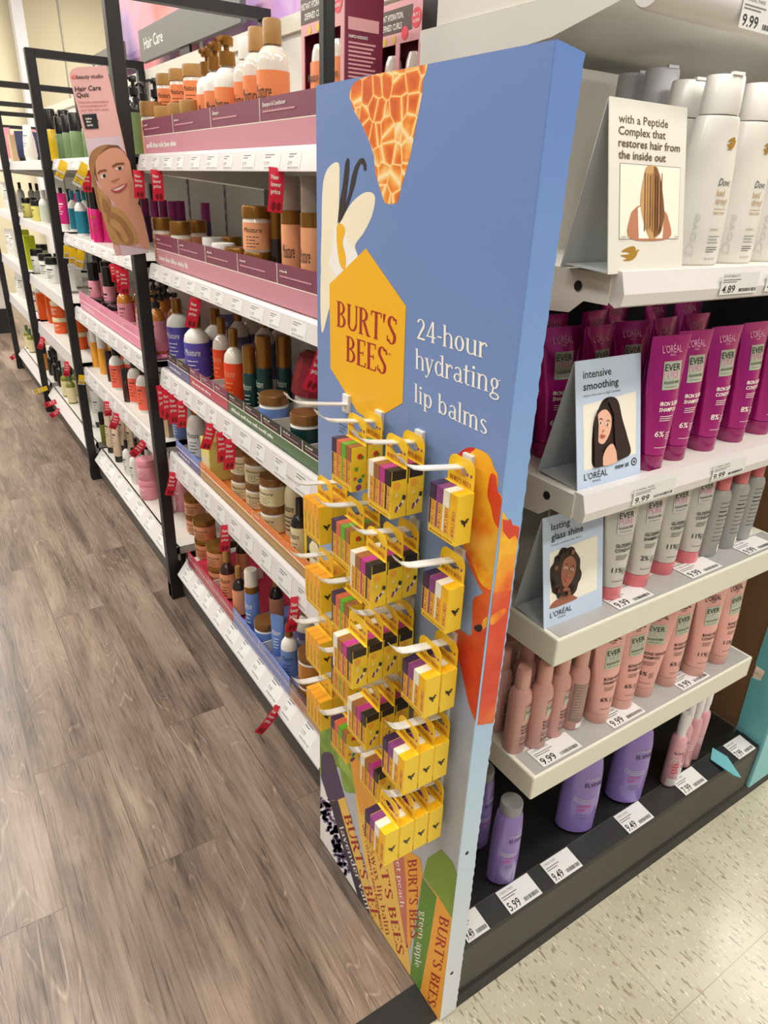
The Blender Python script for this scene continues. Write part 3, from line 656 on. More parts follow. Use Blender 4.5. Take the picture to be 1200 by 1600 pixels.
# back of the end display, its slotted upright and its base
t = thing('end_back_panel', 'grey perforated back panel behind the end shelves', 'panel', (0, 0, 0))
MB().box(.76, 1.48, .94, .955, .16, 1.62, 'perf_grey').build('sheet', t)
q = MB()
for r in range(2):
    for k in range(44): q.box(.775 + k * .0118, .782 + k * .0118, .938, .9395, 1.553 + r * .014, 1.556 + r * .014, 'white_paint')
q.build('perforation', t)
MB().box(.765, 1.475, .937, .939, .17, 1.22, 'black_deck').build('back_shade_sheet', t)  # black sheet paints in the shade behind the lower shelves
t = thing('upright', 'black slotted upright at the near corner of the end display', 'post', (.735, .985, 0))
MB().box(-.022, .022, -.02, .02, 0, 1.75, 'black_metal').build('channel', t, bevel=.002)
q = MB()
for k in range(34): q.box(.012, .024, -.0225, -.019, .1 + k * .05, .13 + k * .05, 'dark_hole')
q.build('slot_strip', t)
t = thing('base_deck', 'black base of the end display on the tiled floor', 'shelf base', (0, 0, 0))
MB().box(.56, 1.62, .58, .935, .03, .165, 'black_deck').build('deck', t)
MB().extr([(.56, .58, .167), (.56, .534, .160), (.56, .531, .152), (.56, .533, .035), (.56, .58, .035)], (1.06, 0, 0), 'dark_kick').build('kick_plate', t)
MB().extr([(.56, .5325, .036), (.56, .529, .028), (.56, .526, .0), (.56, .57, .0), (.56, .57, .036)], (1.06, 0, 0), 'black_metal').build('rubber_foot', t)
MB().poly([(.56, .5335, .1612), (1.62, .5335, .1612), (1.62, .578, .1678), (.56, .578, .1678)], 'black_metal').build('label_strip', t)
for x0, xe, pr in ((.575, .625, '9.49'), (.675, .755, '5.99'), (.79, .865, '9.49'), (1.005, 1.085, '9.49'), (1.195, 1.275, '7.99'), (1.40, 1.47, '7.99')):
    price_tag('price_tag', t, x0, xe, .533, .577, .1622, pr, slope=.145)

# ------------------------------------------------------------------ the end display: products
GMT = 'magenta tubes on the second shelf'
tz = 1.0
for k, (x, y, p) in enumerate(((.834, .562, '6%'), (.902, .572, '6%'), (.982, .575, '8%'), (1.065, .578, '8%'), (1.145, .58, '8%'))):
    put('magenta' + p, (x, y, tz), -.12 + .03 * k, 'magenta hair tube in the front row, %s beside the intensive smoothing card' % ('right', 'second', 'third', 'fourth', 'fifth')[k] if k else 'magenta hair tube in the front row touching the intensive smoothing card', GMT)
n = 0
DM = ['magenta tube standing just behind the apex of the intensive smoothing card', 'magenta tube in shade behind the intensive smoothing card, beside the blue display', 'magenta tube half hidden by the torn edge of the blue display', 'magenta tube in the second row behind the first front tube', 'magenta tube in the second row behind the second front tube', 'magenta tube in the second row behind the third front tube', 'magenta tube in the third row, furthest toward the blue display', 'magenta tube in the third row behind the smoothing card', 'magenta tube in the third row behind the first front tube', 'magenta tube in the back row against the back panel', 'magenta tube in the back row toward the teal display', 'magenta tube in the back row, last toward the teal display']
for (x, y, r) in ((.800, .655, .1), (.738, .668, -.1), (.69, .69, .0), (.876, .66, -.15), (.955, .66, .1), (1.04, .665, 0), (.715, .755, .15), (.80, .75, -.05), (.90, .75, .1), (1.02, .81, 0), (1.12, .80, .1), (1.2, .79, -.1)):
    put('magenta6%', (x, y, tz), r, DM[n], GMT); n += 1
GDV = 'tall white bottles on the second shelf'
for x, y, l in ((.888, .60, 'tall white bottle with gold bird, front one beside the peptide card'), (.978, .605, 'tall white bottle with gold bird, second from the peptide card'), (1.068, .61, 'tall white bottle with gold bird cut by the picture edge'), (ony(987, 150, .768).x, .768, 'white bottle whose grey cap shows above the left half of the peptide card'), (ony(1030, 145, .712).x, .712, 'white bottle whose grey cap shows above the right half of the peptide card'), (ony(1077, 140, .656).x, .656, 'white bottle in the second row between the peptide card and the front bottle')):
    dk = 'grey cap' in l
    o = put('dove_dark' if dk else 'dove', (x, y, 1.272), -.25, l, GDV); o.scale = (1.0, 1.0, 1.03) if dk else (1.04, 1.0, .945)
t = thing('backing_card', 'white card standing behind the tall white bottles', 'card', (0, 0, 1.272))
MB().box(ony(905, 107, .83).x, ony(1057, 127, .83).x, .83, .833, 0, ony(912, 107, .83).z - 1.272, 'tent_white').build('sheet', t)
GSV = 'silver tubes with coral caps on the third shelf'
for k, (x, y, p, l) in enumerate(((.820, .575, '11%', 'silver tube with coral cap, first beside the glass shine card'), (.892, .578, '2%', 'silver tube with coral cap reading 2%, second from the glass shine card'), (.964, .582, '11%', 'silver tube with coral cap, third from the glass shine card'), (1.036, .585, '11%', 'silver tube with coral cap next to the grey bottles'))):
    put('silver' + p, (x, y, .78), -.15, l, GSV)
for x, y, l in ((.80, .67, 'silver tube in the second row behind the first silver tube'), (.70, .69, 'silver tube in shade behind the glass shine card'), (.93, .68, 'silver tube in the second row behind the third silver tube')):
    put('silver11%', (x, y, .78), .05, l, GSV)
for x, y, l in ((1.088, .578, 'grey bottle with coral cap closest to the silver tubes'), (1.146, .58, 'grey bottle with coral cap, second from the silver tubes'), (1.204, .585, 'grey bottle with coral cap closest to the teal display'), (1.112, .65, 'grey bottle with coral cap in the second row behind the first'), (1.175, .655, 'grey bottle with coral cap in the second row near the teal display')):
    put('grey_bottle', (x, y, .78), -.1, l, 'grey bottles with coral caps')
GPB = 'slim pink bottles on the fourth shelf'
for x, y, kk, l in ((.679, .592, 0, 'slim pink bottle at the shelf corner beside the blue display'), (.717, .582, 0, 'slim pink bottle, second from the blue display in the front row'), (.761, .585, 0, 'slim pink bottle, third from the blue display in the front row'), (.803, .582, 1, 'slim pink bottle turned to show its brown back label')):
    put('pink_bottle_back' if kk else 'pink_bottle', (x, y, .515), -.15, l, GPB)
for x, y, l in ((.685, .645, 'slim pink bottle in the second row beside the blue display'), (.735, .64, 'slim pink bottle in the second row behind the second front bottle'), (.782, .64, 'slim pink bottle in the second row behind the third front bottle'), (.70, .70, 'slim pink bottle in the third row beside the blue display'), (.75, .70, 'slim pink bottle in the third row toward the pink tubes'), (.69, .76, 'slim pink bottle in the deepest row by the blue display')):
    put('pink_bottle', (x, y, .515), .05, l, GPB)
GPT = 'pink tubes on the fourth shelf'
for k, (x, y, p, rx, l) in enumerate(((.858, .572, '6%', 0, 'pink tube closest to the slim pink bottles'), (.924, .574, '6%', 0, 'pink tube, second from the slim pink bottles'), (.985, .576, '6%', 0, 'pink tube, third from the slim pink bottles, turned sideways'), (1.05, .572, '6%', 0, 'pink tube, fourth from the slim pink bottles'), (1.125, .562, '11%', .0, 'pink tube, fifth from the slim pink bottles'), (1.20, .562, '11%', .0, 'pink tube at the shelf end beside the teal display'))):
    o = put('rose' + p, (x, y, .515), (-.15, -.15, -.7, -.15, -.25, -.05)[k], l, GPT)
for x, y, l in ((1.08, .66, 'pink tube in the second row behind the fourth front tube'), (.95, .67, 'pink tube in the second row behind the second front tube')):
    put('rose6%', (x, y, .515), .05, l, GPT)
GLL = 'lilac bottles on the base'
put('lilac_small', (.708, .600, .167), -.5, 'small lilac bottle with grey flip cap at the front of the black base', GLL)
put('lilac_small', (.715, .685, .167), -.2, 'small lilac bottle half hidden behind the blue display edge', GLL)
put('lilac_big', (.922, .612, .167), -.6, 'large lilac bottle nearer the blue display', GLL)
put('lilac_big', (1.072, .608, .167), -.6, 'large lilac bottle beside the pink mist bottles', GLL)
GSP = 'pink mist bottles on the base'
for x, y, kk, l in ((1.188, .578, 'spray_red', 'pink mist bottle with red print, front one beside the large lilac bottle'), (1.228, .592, 'spray_red', 'pink mist bottle with red print, second from the lilac bottle'), (1.268, .595, 'spray_plain', 'pink mist bottle with three white lines, third from the lilac bottle'), (1.306, .60, 'spray_plain', 'pink mist bottle deepest in, against the brown cardboard')):
    put(kk, (x, y, .167), -.6, l, GSP)

# ------------------------------------------------------------------ tent cards on the end shelves
def tent(x, y, z, w, d, h, label, cm, draw):
    t = thing('tent_card', label, 'sign', (x, y, z), 0, 'folded tent cards on the end shelves')
    n = Vector((0, -h, d / 2)).normalized()
    th = n * -.0012
    A = [Vector(p) for p in ((0, 0, 0), (w, 0, 0), (w, d / 2, h), (0, d / 2, h))]
    MB().extr(A, th, cm).build('front_panel', t)
    B = [Vector(p) for p in ((0, d, 0), (w, d, 0), (w, d / 2 + .0015, h), (0, d / 2 + .0015, h))]
    MB().extr(B, (0, -.0012, 0), 'tent_grey').build('back_panel', t)
    MB().extr([(.002, .002, .0), (w - .002, .002, .0), (w - .002, d * .95, .004), (.002, d * .95, .004)], (0, 0, .0012), 'tent_grey').build('base_flap', t)
    fn = lambda u, v, l: A[0] + (A[1] - A[0]) * u + (A[3] - A[0]) * v + n * (l * .00018)
    draw(t, fn)
    return t
def tx(p, txt, u, v, s, m, wd, **k): p.text(sans(txt, **k), (u, v), (u + wd, v), (u, v + s), m)
def draw_peptide(t, fn):
    p = Print(fn)
    for i, (l, wd) in enumerate((('with a Peptide', .63), ('Complex that', .60), ('restores hair from', .80), ('the inside out', .61))): tx(p, l, .11, .868 - .066 * i, .048, 'brown_ink', wd, bold=.02)
    p.mb.build('lettering', t)
    p = Print(fn); u0, u1, v0, v1 = .13, .93, .205, .645
    p.poly([(u0, v0), (u1, v0), (u1, v1), (u0, v1)], 'grey_ink'); p.poly([(u0 + .006, v0 + .004), (u1 - .006, v0 + .004), (u1 - .006, v1 - .004), (u0 + .006, v1 - .004)], 'tent_cream')
    p.blob([(.27, .21), (.265, .34), (.33, .39), (.42, .41), (.62, .41), (.72, .38), (.78, .33), (.79, .21)], 'skin_tan'); p.poly([(.38, .21), (.36, .39), (.42, .41), (.64, .41), (.72, .37), (.70, .21)], 'white_ink')
    p.blob([(.46, .63), (.52, .642), (.60, .635), (.66, .56), (.70, .44), (.72, .34), (.68, .25), (.60, .212), (.52, .212), (.46, .28), (.40, .38), (.40, .48), (.43, .57)], 'hair_lite')
    p.poly([(.56, .64), (.60, .63), (.66, .55), (.70, .44), (.72, .34), (.66, .24), (.58, .215), (.55, .35)], 'hair_brown')
    for k in range(7): a = .44 + .035 * k; p.poly([(a, .60 - .01 * (k % 3)), (a + .012, .60), (a + .02 + .008 * (k % 2), .26 + .02 * (k % 3)), (a + .005, .25)], 'hair_blonde' if k % 2 else 'hair_brown')
    tx(p, 'before', .14, .213, .014, 'ink', .09); tx(p, 'after', .85, .213, .014, 'ink', .06)
    p.mb.build('picture', t)
    q = MB(); bird(q, lambda x, y: fn(.15 + x * .25, .075 + y * .09, 1), 'gold_print'); q.build('bird_emblem', t)
tent(.645, .530, 1.273, .132, .072, .172, 'white tent card reading with a Peptide Complex on the second shelf', 'tent_white', draw_peptide)
def face(p, cx, cy, rx, ry, tilt, sk):
    c, s = math.cos(tilt), math.sin(tilt)
    R = lambda x, y: (cx + (x * c - y * s) * rx, cy + (x * s + y * c) * ry)
    p.blob([R(0, 1), R(.62, .72), (R(.8, .2)), R(.72, -.35), R(.35, -.9), R(0, -1.02), R(-.35, -.9), R(-.72, -.35), R(-.8, .2), R(-.62, .72)], sk)
    for e in (-1, 1):
        p.blob([R(.16 * e, .17), R(.34 * e, .26), R(.54 * e, .16), R(.34 * e, .1)], 'eye_white'); p.blob([R(.27 * e, .17), R(.35 * e, .25), R(.43 * e, .17), R(.35 * e, .1)], 'hair_dark')
        p.poly([R(.12 * e, .36), R(.36 * e, .46), R(.62 * e, .34), R(.36 * e, .4)], 'hair_dark')
    p.poly([R(-.12, -.24), R(0, -.3), R(.14, -.24), R(.05, -.18), R(-.04, -.18)], 'skin_tan'); 
    p.blob([R(-.27, -.52), R(-.08, -.46), R(0, -.49), R(.08, -.46), R(.27, -.52), R(.1, -.64), R(-.1, -.64)], 'lip')
    return R
def draw_smooth(t, fn):
    p = Print(fn); tx(p, 'intensive', .11, .865, .062, 'ink', .42, bold=.02); tx(p, 'smoothing', .11, .775, .062, 'ink', .53, bold=.02); tx(p, 'Defies frizz even in high humidity.', .11, .725, .018, 'grey_ink', .57)
    tx(p, "L'ORÉAL", .10, .075, .055, 'ink', .36); tx(p, 'PARIS', .23, .045, .018, 'ink', .12); tx(p, 'new at', .58, .105, .042, 'ink', .22, bold=.03); p.mb.build('lettering', t)
    q = Print(fn); q.poly(ell(.89, .125, .048, .034, 24), 'ink'); q.poly(ell(.89, .125, .032, .023, 24), 'tent_blue'); q.poly(ell(.89, .125, .017, .012, 20), 'ink'); q.mb.build('bullseye_emblem', t)
    p = Print(fn); p.poly([(.10, .155), (.92, .19), (.92, .70), (.10, .665)], 'tent_cream')
    p.blob([(.34, .63), (.42, .685), (.55, .69), (.64, .64), (.70, .50), (.78, .35), (.83, .20), (.6, .17), (.26, .16), (.22, .3), (.25, .5)], 'hair_dark')
    face(p, .40, .47, .15, .135, -.25, 'skin_light')
    p.blob([(.38, .16), (.38, .24), (.44, .30), (.52, .32), (.57, .27), (.60, .17)], 'skin_light')
    p.poly([(.36, .63), (.47, .66), (.55, .55), (.56, .36), (.60, .17), (.72, .18), (.68, .5), (.6, .66), (.48, .69)], 'hair_dark')
    p.poly([(.24, .5), (.29, .62), (.31, .5), (.30, .36), (.37, .28), (.37, .16), (.24, .16)], 'hair_dark')
    p.mb.build('picture', t)
tent(.672, .543, 1.0, .127, .075, .163, 'pale blue tent card reading intensive smoothing on the magenta tube shelf', 'tent_blue', draw_smooth)
def draw_glass(t, fn):
    p = Print(fn); tx(p, 'lasting', .13, .875, .062, 'ink', .30, bold=.02); tx(p, 'glass shine', .13, .785, .062, 'ink', .52, bold=.02); tx(p, 'Deeply conditions hair fibers.', .13, .735, .018, 'grey_ink', .5)
    tx(p, "L'ORÉAL", .10, .085, .052, 'ink', .36); tx(p, 'PARIS', .23, .055, .016, 'ink', .12); p.mb.build('lettering', t)
    p = Print(fn); p.poly([(.10, .165), (.90, .185), (.90, .70), (.10, .68)], 'tent_cream')
    r = random.Random(3); out = []
    for k in range(30):
        a = 2 * PI * k / 30; out.append((.36 + (.25 + r.uniform(-.02, .03)) * math.cos(a), .45 + (.24 + r.uniform(-.02, .02)) * math.sin(a)))
    p.blob([(max(.105, a), max(.17, min(.69, b))) for a, b in out], 'hair_dark', 3)
    p.blob([(.12, .17), (.14, .22), (.26, .25), (.33, .32), (.42, .3), (.44, .24), (.52, .20), (.53, .172)], 'skin_dark')
    face(p, .40, .46, .15, .14, -.35, 'skin_dark')
    for k in range(26):
        a = r.uniform(.9, 5.3); x = .36 + .2 * math.cos(a); y = .46 + .19 * math.sin(a)
        p.poly(ell(x, max(.2, y), .03, .022, 9), 'hair_brown' if k % 5 == 0 else 'hair_dark')
    p.mb.build('picture', t)
tent(.662, .553, .78, .125, .066, .165, 'pale blue tent card reading lasting glass shine on the silver tube shelf', 'tent_blue', draw_glass)

# ------------------------------------------------------------------ the teal display at the far end
t = thing('cardboard_display', 'teal cardboard side display with brown inner face at the end of the base', 'display', (0, 0, 0))
MB().box(1.4885, 1.494, .60, .96, .169, .98, 'card_brown').build('side_panel', t)
MB().box(1.4885, 1.494, .535, .96, .98, 1.5, 'black_deck').build('added_dark_sheet', t)  # black sheet added to keep this side dark instead of showing bright wall
strip = [(.53, .03), (.590, .074), (.565, .088), (.568, .116), (.593, .117), (.60, .323), (.578, .328), (.575, .357), (.60, .36), (.60, .56), (.578, .565), (.575, .595), (.60, .60), (.60, .98), (.53, .98)]
MB().extr([(1.486, a, b) for a, b in strip], (.0024, 0, 0), 'teal_card').build('side_strip', t)
MB().box(1.486, 1.61, .525, .5298, .03, .98, 'teal_light').build('front_face', t)
MB().extr([tuple(onz(a, b, .169)) for a, b in ((1113, 1169), (1136, 1183), (1158, 1216), (1146, 1212), (1110, 1187))], (0, 0, .002), 'teal_card').build('floor_flap', t)
q = MB()
for k in range(5): q.box(1.4872, 1.4886, .70, .710, .24 + .17 * k, .275 + .17 * k, 'dark_hole')
q.build('slot', t)

# ------------------------------------------------------------------ the blue lip balm display
def rebase(t, loc):
    loc = Vector(loc); t.location = loc
    for c in KIDS.get(t.name, []): c.location = Vector(c.location) - loc
Y0, Y1, PH = EY, 0.972, 1.474
disp = thing('cardboard_display', 'tall blue cardboard side panel advertising lip balms with peg hooks', 'display')
MB().box(PX, PX + .003, Y0 + .0024, Y1, 0.004, PH, 'panel_blue').build('front_panel', disp)
r = random.Random(5); edge = []
for k in range(150):
    z = .004 + (PH - .010) * k / 149; edge.append((.5535 + r.uniform(-.0006, .0006) + (.0011 if k % 2 else 0) + .0012 * math.sin(z * 9), z))
q = MB(); E0 = [(PX + .0002, Y0, PH), (PX + .0002, Y0, .004)] + [(a, Y0, b) for a, b in edge]
q.extr(E0, (0, .0024, 0), 'flange_blue'); q.build('side_flange', disp)
MB().box(PX + .003, .554, Y1 - .003, Y1, .004, PH, 'panel_blue').build('far_flange', disp)
MB().box(PX + .003, PX + .0036, Y0 + .003, Y1 - .003, .006, PH - .001, 'card_brown').build('brown_inside', disp)
q = MB()
for z in (.69, .13, .43): q.add([(.533 + .0035 * math.cos(a), Y0 - .0004, z + .0035 * math.sin(a)) for a in [PI * i / 6 for i in range(12)]], [tuple(range(12))], 'dark_hole')
q.build('punched_hole', disp)
def onface(ox, oy, sc):
    def fn(x, y, l):
        p = onx(ox + x / sc, oy + y / sc, PX); p.x -= .0001 + l * .00006; return (p.x, max(Y0, min(Y1, p.y)), max(.004, min(PH, p.z)))
    return fn
def onflange(ox, oy, sc):
    def fn(x, y, l):
        p = ony(ox + x / sc, oy + y / sc, EY); p.y -= .0001 + l * .00006; return (max(PX, min(.5525, p.x)), p.y, p.z)
    return fn
fA = onface(480, 60, 2.727); fB = onface(480, 360, 2.857); fC = onface(450, 640, 3.158); fD = onface(450, 900, 3.158); fE = onface(480, 1120, 3.333)
gC = onflange(450, 640, 3.158); gD = onflange(450, 900, 3.158); gE = onflange(480, 1120, 3.333)
p = Print(fA); p.poly([(178, 245), (190, 205), (205, 185), (235, 168), (300, 150), (400, 132), (515, 108), (505, 150), (493, 180), (490, 240), (470, 340), (455, 420), (440, 500), (420, 570), (400, 640), (385, 700), (355, 708), (330, 700), (310, 640), (290, 570), (285, 500), (265, 440), (230, 360), (200, 310)], 'honeycomb')
p.mb.build('honeycomb_picture', disp)
p = Print(fA)
p.blob([(62, 800), (66, 640), (80, 570), (105, 537), (127, 528), (138, 548), (137, 650), (135, 790), (130, 900), (110, 1000), (62, 1010)], 'print_cream')
p.blob([(135, 800), (165, 740), (200, 690), (245, 657), (280, 660), (290, 690), (275, 760), (240, 830), (205, 880), (212, 920), (190, 960), (130, 960), (120, 880)], 'print_cream')
p.blob([(120, 800), (150, 800), (170, 860), (200, 900), (215, 930), (180, 1000), (110, 1080), (75, 1100), (80, 1000), (105, 900)], 'print_white')
p.blob([(62, 960), (110, 990), (120, 1060), (95, 1150), (62, 1250)], 'print_cream')
p.poly([(130, 790), (138, 700), (150, 640), (163, 530), (172, 508), (180, 515), (180, 560), (172, 640), (158, 740)], 'pod')
p.poly([(134, 790), (155, 735), (178, 660), (190, 590), (204, 545), (225, 512), (242, 510), (252, 535), (252, 562), (243, 565), (240, 540), (228, 532), (215, 565), (205, 620), (180, 700), (150, 770)], 'pod')
p.blob([(128, 800), (150, 792), (162, 820), (152, 870), (165, 930), (160, 985), (140, 960), (128, 880)], 'logo_yellow')
p.mb.build('flower_picture', disp)
p = Print(fB); p.poly([(263, 80), (442, 338), (427, 770), (290, 852), (225, 810), (105, 615), (100, 240)], 'logo_yellow', 5); lg = p.mb.build('hexagon_logo', disp)
p = Print(fB); p.text(serif("BURT'S"), (133, 427), (397, 516), (133, 313), 'logo_red', 7); p.text(serif('BEES'), (174, 582), (354, 648), (174, 468), 'logo_red', 7); p.text(sans('TM'), (354, 556), (374, 562), (354, 543), 'logo_red', 7); p.mb.build('lettering', lg)
p = Print(fB)
p.blob([(222, 648), (250, 668), (258, 690), (240, 695), (228, 680)], 'logo_gold', 7); p.blob([(292, 672), (270, 680), (262, 695), (280, 712), (292, 700)], 'logo_gold', 7); p.blob([(250, 672), (262, 660), (272, 678), (275, 710), (262, 765), (252, 720)], 'logo_gold', 7); p.blob([(232, 696), (250, 692), (252, 712), (238, 716)], 'logo_gold', 7)
p.mb.build('bee_emblem', lg)
p = Print(fB); p.text(serif('24-hour'), (490, 482), (805, 575), (490, 390), 'white_ink', 5); p.text(serif('hydrating'), (484, 616), (864, 738), (484, 525), 'white_ink', 5); p.text(serif('lip balms'), (478, 763), (803, 913), (478, 680), 'white_ink', 5); p.mb.build('headline', disp)
p = Print(fC)
for k, (l, w) in enumerate((('Moisturizing care', 60), ('for naturally', 45), ('soft lips', 34))): p.text(sans(l), (252, 73 + 17 * k), (252 + w * .7, 73 + 17 * k + w * .35), (252, 62 + 17 * k), 'navy', 4)
p.mb.build('small_print', disp)
# peach slice and nectarine, carried round onto the flange
p = Print(fC)
p.blob([(832, 240), (850, 210), (890, 187), (930, 192), (980, 215), (1005, 250), (1018, 290), (1035, 320), (1036, 370), (1032, 400), (1050, 420), (1062, 460), (1056, 560), (1040, 680), (1020, 860), (1014, 935), (970, 905), (930, 840), (900, 760), (870, 690), (845, 620), (825, 500), (815, 350)], 'peach_flesh', 3, 3)
p.blob([(832, 238), (850, 210), (890, 187), (925, 192), (900, 215), (880, 250), (868, 300), (850, 290)], 'peach_red', 4, 4)
p.blob([(1000, 320), (1028, 330), (1034, 400), (1050, 425), (1060, 470), (1056, 560), (1040, 585), (1015, 545), (1002, 480), (985, 420)], 'peach_red', 4, 4)
p.blob([(870, 690), (900, 735), (925, 800), (955, 860), (1012, 905), (1012, 940), (970, 912), (930, 845), (895, 765)], 'peach_red', 4, 4)
p.mb.build('peach_slice_picture', disp)
p = Print(gC); p.poly([(1058, 500), (1072, 520), (1085, 547), (1098, 538), (1108, 570), (1128, 570), (1150, 580), (1150, 700), (1135, 800), (1112, 905), (1013, 905), (1035, 740)], 'peach_flesh', 3); p.poly([(1058, 540), (1085, 547), (1098, 538), (1108, 570), (1150, 578), (1150, 640), (1120, 620), (1090, 640), (1060, 600)], 'peach_red', 4); p.mb.build('peach_slice_picture', disp)
p = Print(fD)
p.blob([(912, 125), (945, 95), (1009, 70), (1006, 200), (985, 400), (962, 560), (944, 735), (915, 690), (890, 620), (868, 520), (840, 400), (800, 290), (850, 265), (905, 290)], 'peach_red', 3, 6)
p.blob([(965, 215), (1004, 190), (1003, 215), (985, 245), (960, 262)], 'peach_flesh', 4, 8); p.blob([(920, 250), (945, 238), (962, 252), (950, 275), (928, 270)], 'pod', 4, 9)
p.mb.build('nectarine_picture', disp)
p = Print(gD); p.poly([(1011, 85), (1125, 60), (1110, 200), (1092, 300), (1070, 420), (1050, 560), (1032, 715), (935, 735), (950, 600), (975, 400)], 'peach_red', 6); p.blob([(1000, 200), (1060, 160), (1075, 175), (1030, 225), (1000, 240)], 'peach_flesh', 4, 8); p.mb.build('nectarine_picture', disp)
# the printed balms at the foot
p = Print(fE); p.blob([(62, 10), (130, -40), (215, -5), (240, 110), (252, 250), (264, 385), (235, 396), (198, 388), (180, 330), (160, 260), (62, 300)], 'apple_green', 4, 2); p.mb.build('green_apple_picture', disp)
p = Print(fE); p.poly([(60, 430), (75, 330), (120, 450), (270, 950), (330, 1045), (62, 625)], 'print_white', 2)
r = random.Random(11)
for k in range(120):
    s = r.random(); cx = 85 + s * 115 + r.uniform(-28, 30); cy = 440 + s * 370 + r.uniform(-40, 30)
    if (cy - 625) * .65 < (cx - 62) - 4: p.poly(ell(cx, cy, r.uniform(7, 13), r.uniform(7, 14), 9), 'lavender', 3)
p.mb.build('lavender_picture', disp)
def balm(cap, capm, lab, labm, body, bodym, txts):
    p = Print(fE); p.poly(body, bodym, 5)
    if lab: p.poly(lab, labm, 6)
    if cap: p.poly(cap, capm, 6)
    o = p.mb.build('balm_picture', disp)
    p = Print(fE)
    for T, bl, br, tl, m in txts: p.text(T, bl, br, tl, m, 8)
    p.mb.build('lettering', o)
balm([(74, 195), (90, 184), (118, 182), (135, 200), (160, 290), (196, 416), (160, 432), (118, 436), (104, 415), (72, 310)], 'print_purple', [(118, 440), (160, 432), (230, 680), (332, 1035), (326, 1045), (262, 945), (190, 690)], 'lav_label', [(118, 440), (198, 420), (290, 760), (388, 1125), (326, 1040)], 'print_yellow',
     [(serif("BURT'S BEE"), (190, 512), (340, 1095), (226, 505), 'logo_red'), (serif('lavender vani'), (168, 572), (310, 1010), (188, 566), 'white_ink')])
balm([(218, 195), (240, 205), (272, 222), (300, 290), (385, 478), (330, 500), (280, 512), (250, 380)], 'print_orange', None, None, [(250, 400), (385, 475), (440, 720), (500, 1000), (545, 1365), (470, 1255), (386, 1122), (330, 900), (280, 640)], 'print_yellow',
     [(serif("BURT'S BEES"), (338, 575), (470, 1232), (374, 565), 'logo_red'), (serif('beeswax lip balm'), (304, 580), (412, 1135), (328, 572), 'logo_red'), (sans('WITH VITAMIN E AND PEPPERMINT', .02), (285, 560), (385, 1110), (297, 557), 'logo_red')])
balm(None, None, [(438, 640), (500, 690), (516, 860), (522, 1190), (516, 1200), (476, 960), (446, 740)], 'print_peach', [(438, 640), (590, 735), (602, 830), (570, 1010), (536, 1205), (516, 1200), (476, 960)], 'print_orange',
     [(serif('sweet peach'), (452, 640), (486, 990), (476, 640), 'white_ink'), (serif("BURT'S BEES"), (524, 745), (538, 1150), (572, 738), 'logo_red')])
balm([(628, 735), (700, 690), (760, 760), (818, 868), (800, 1000), (780, 1082), (682, 932), (604, 830)], 'print_green', [(602, 836), (676, 936), (640, 1160), (588, 1442), (535, 1362), (560, 1130)], 'print_dkgreen', [(602, 836), (680, 930), (782, 1080), (740, 1330), (690, 1592), (588, 1442), (535, 1362)], 'print_orange',
     [(serif('green apple'), (590, 1010), (560, 1298), (624, 1018), 'white_ink'), (serif("BURT'S BEES"), (692, 1030), (622, 1512), (742, 1056), 'logo_red')])
rebase(disp, (PX, .77, 0))

# ------------------------------------------------------------------ peg hooks and hanging balm cartons
HY = (.875, .783, .685, .585); HZ = [1.050 - .1275 * k for k in range(5)]
COLN = ('far', 'second', 'third', 'near'); ROWN = ('top', 'second', 'third', 'fourth', 'bottom')
def peg():
    t = thing('peg_hook', '', 'hook')
    MB().box(-.004, .002, -.009, .009, -.012, .016, 'peg_white').build('backplate', t, bevel=.001)
    top = [(0, .002), (-.03, .006), (-.075, .013), (-.088, .017), (-.098, .024), (-.103, .031)]; bot = [(a + .0008, b - .0026) for a, b in top[::-1]]
    MB().extr([(a, -.007, b) for a, b in top + bot], (0, .014, 0), 'peg_white').build('arm', t, bevel=.0008)
    return t
KINDS['peg'] = peg
SPEC = {
 'honey': ('all honey coloured caps', ['cap_honey'] * 4, None),
 'fruit': ('purple, salmon, green and brown caps', ['cap_purple', 'cap_salmon', 'cap_green', 'cap_brown'], 'fruit'),
 'mixed': ('cream, brown, magenta and black caps', ['cap_cream', 'cap_brown', 'cap_magenta', 'cap_black'], 'melon'),
 'berry': ('purple, violet, cream and yellow caps', ['cap_purple', 'cap_violet', 'cap_cream', 'logo_yellow'], 'bee')}
CW, CD, CH = .0535, .0245, .066
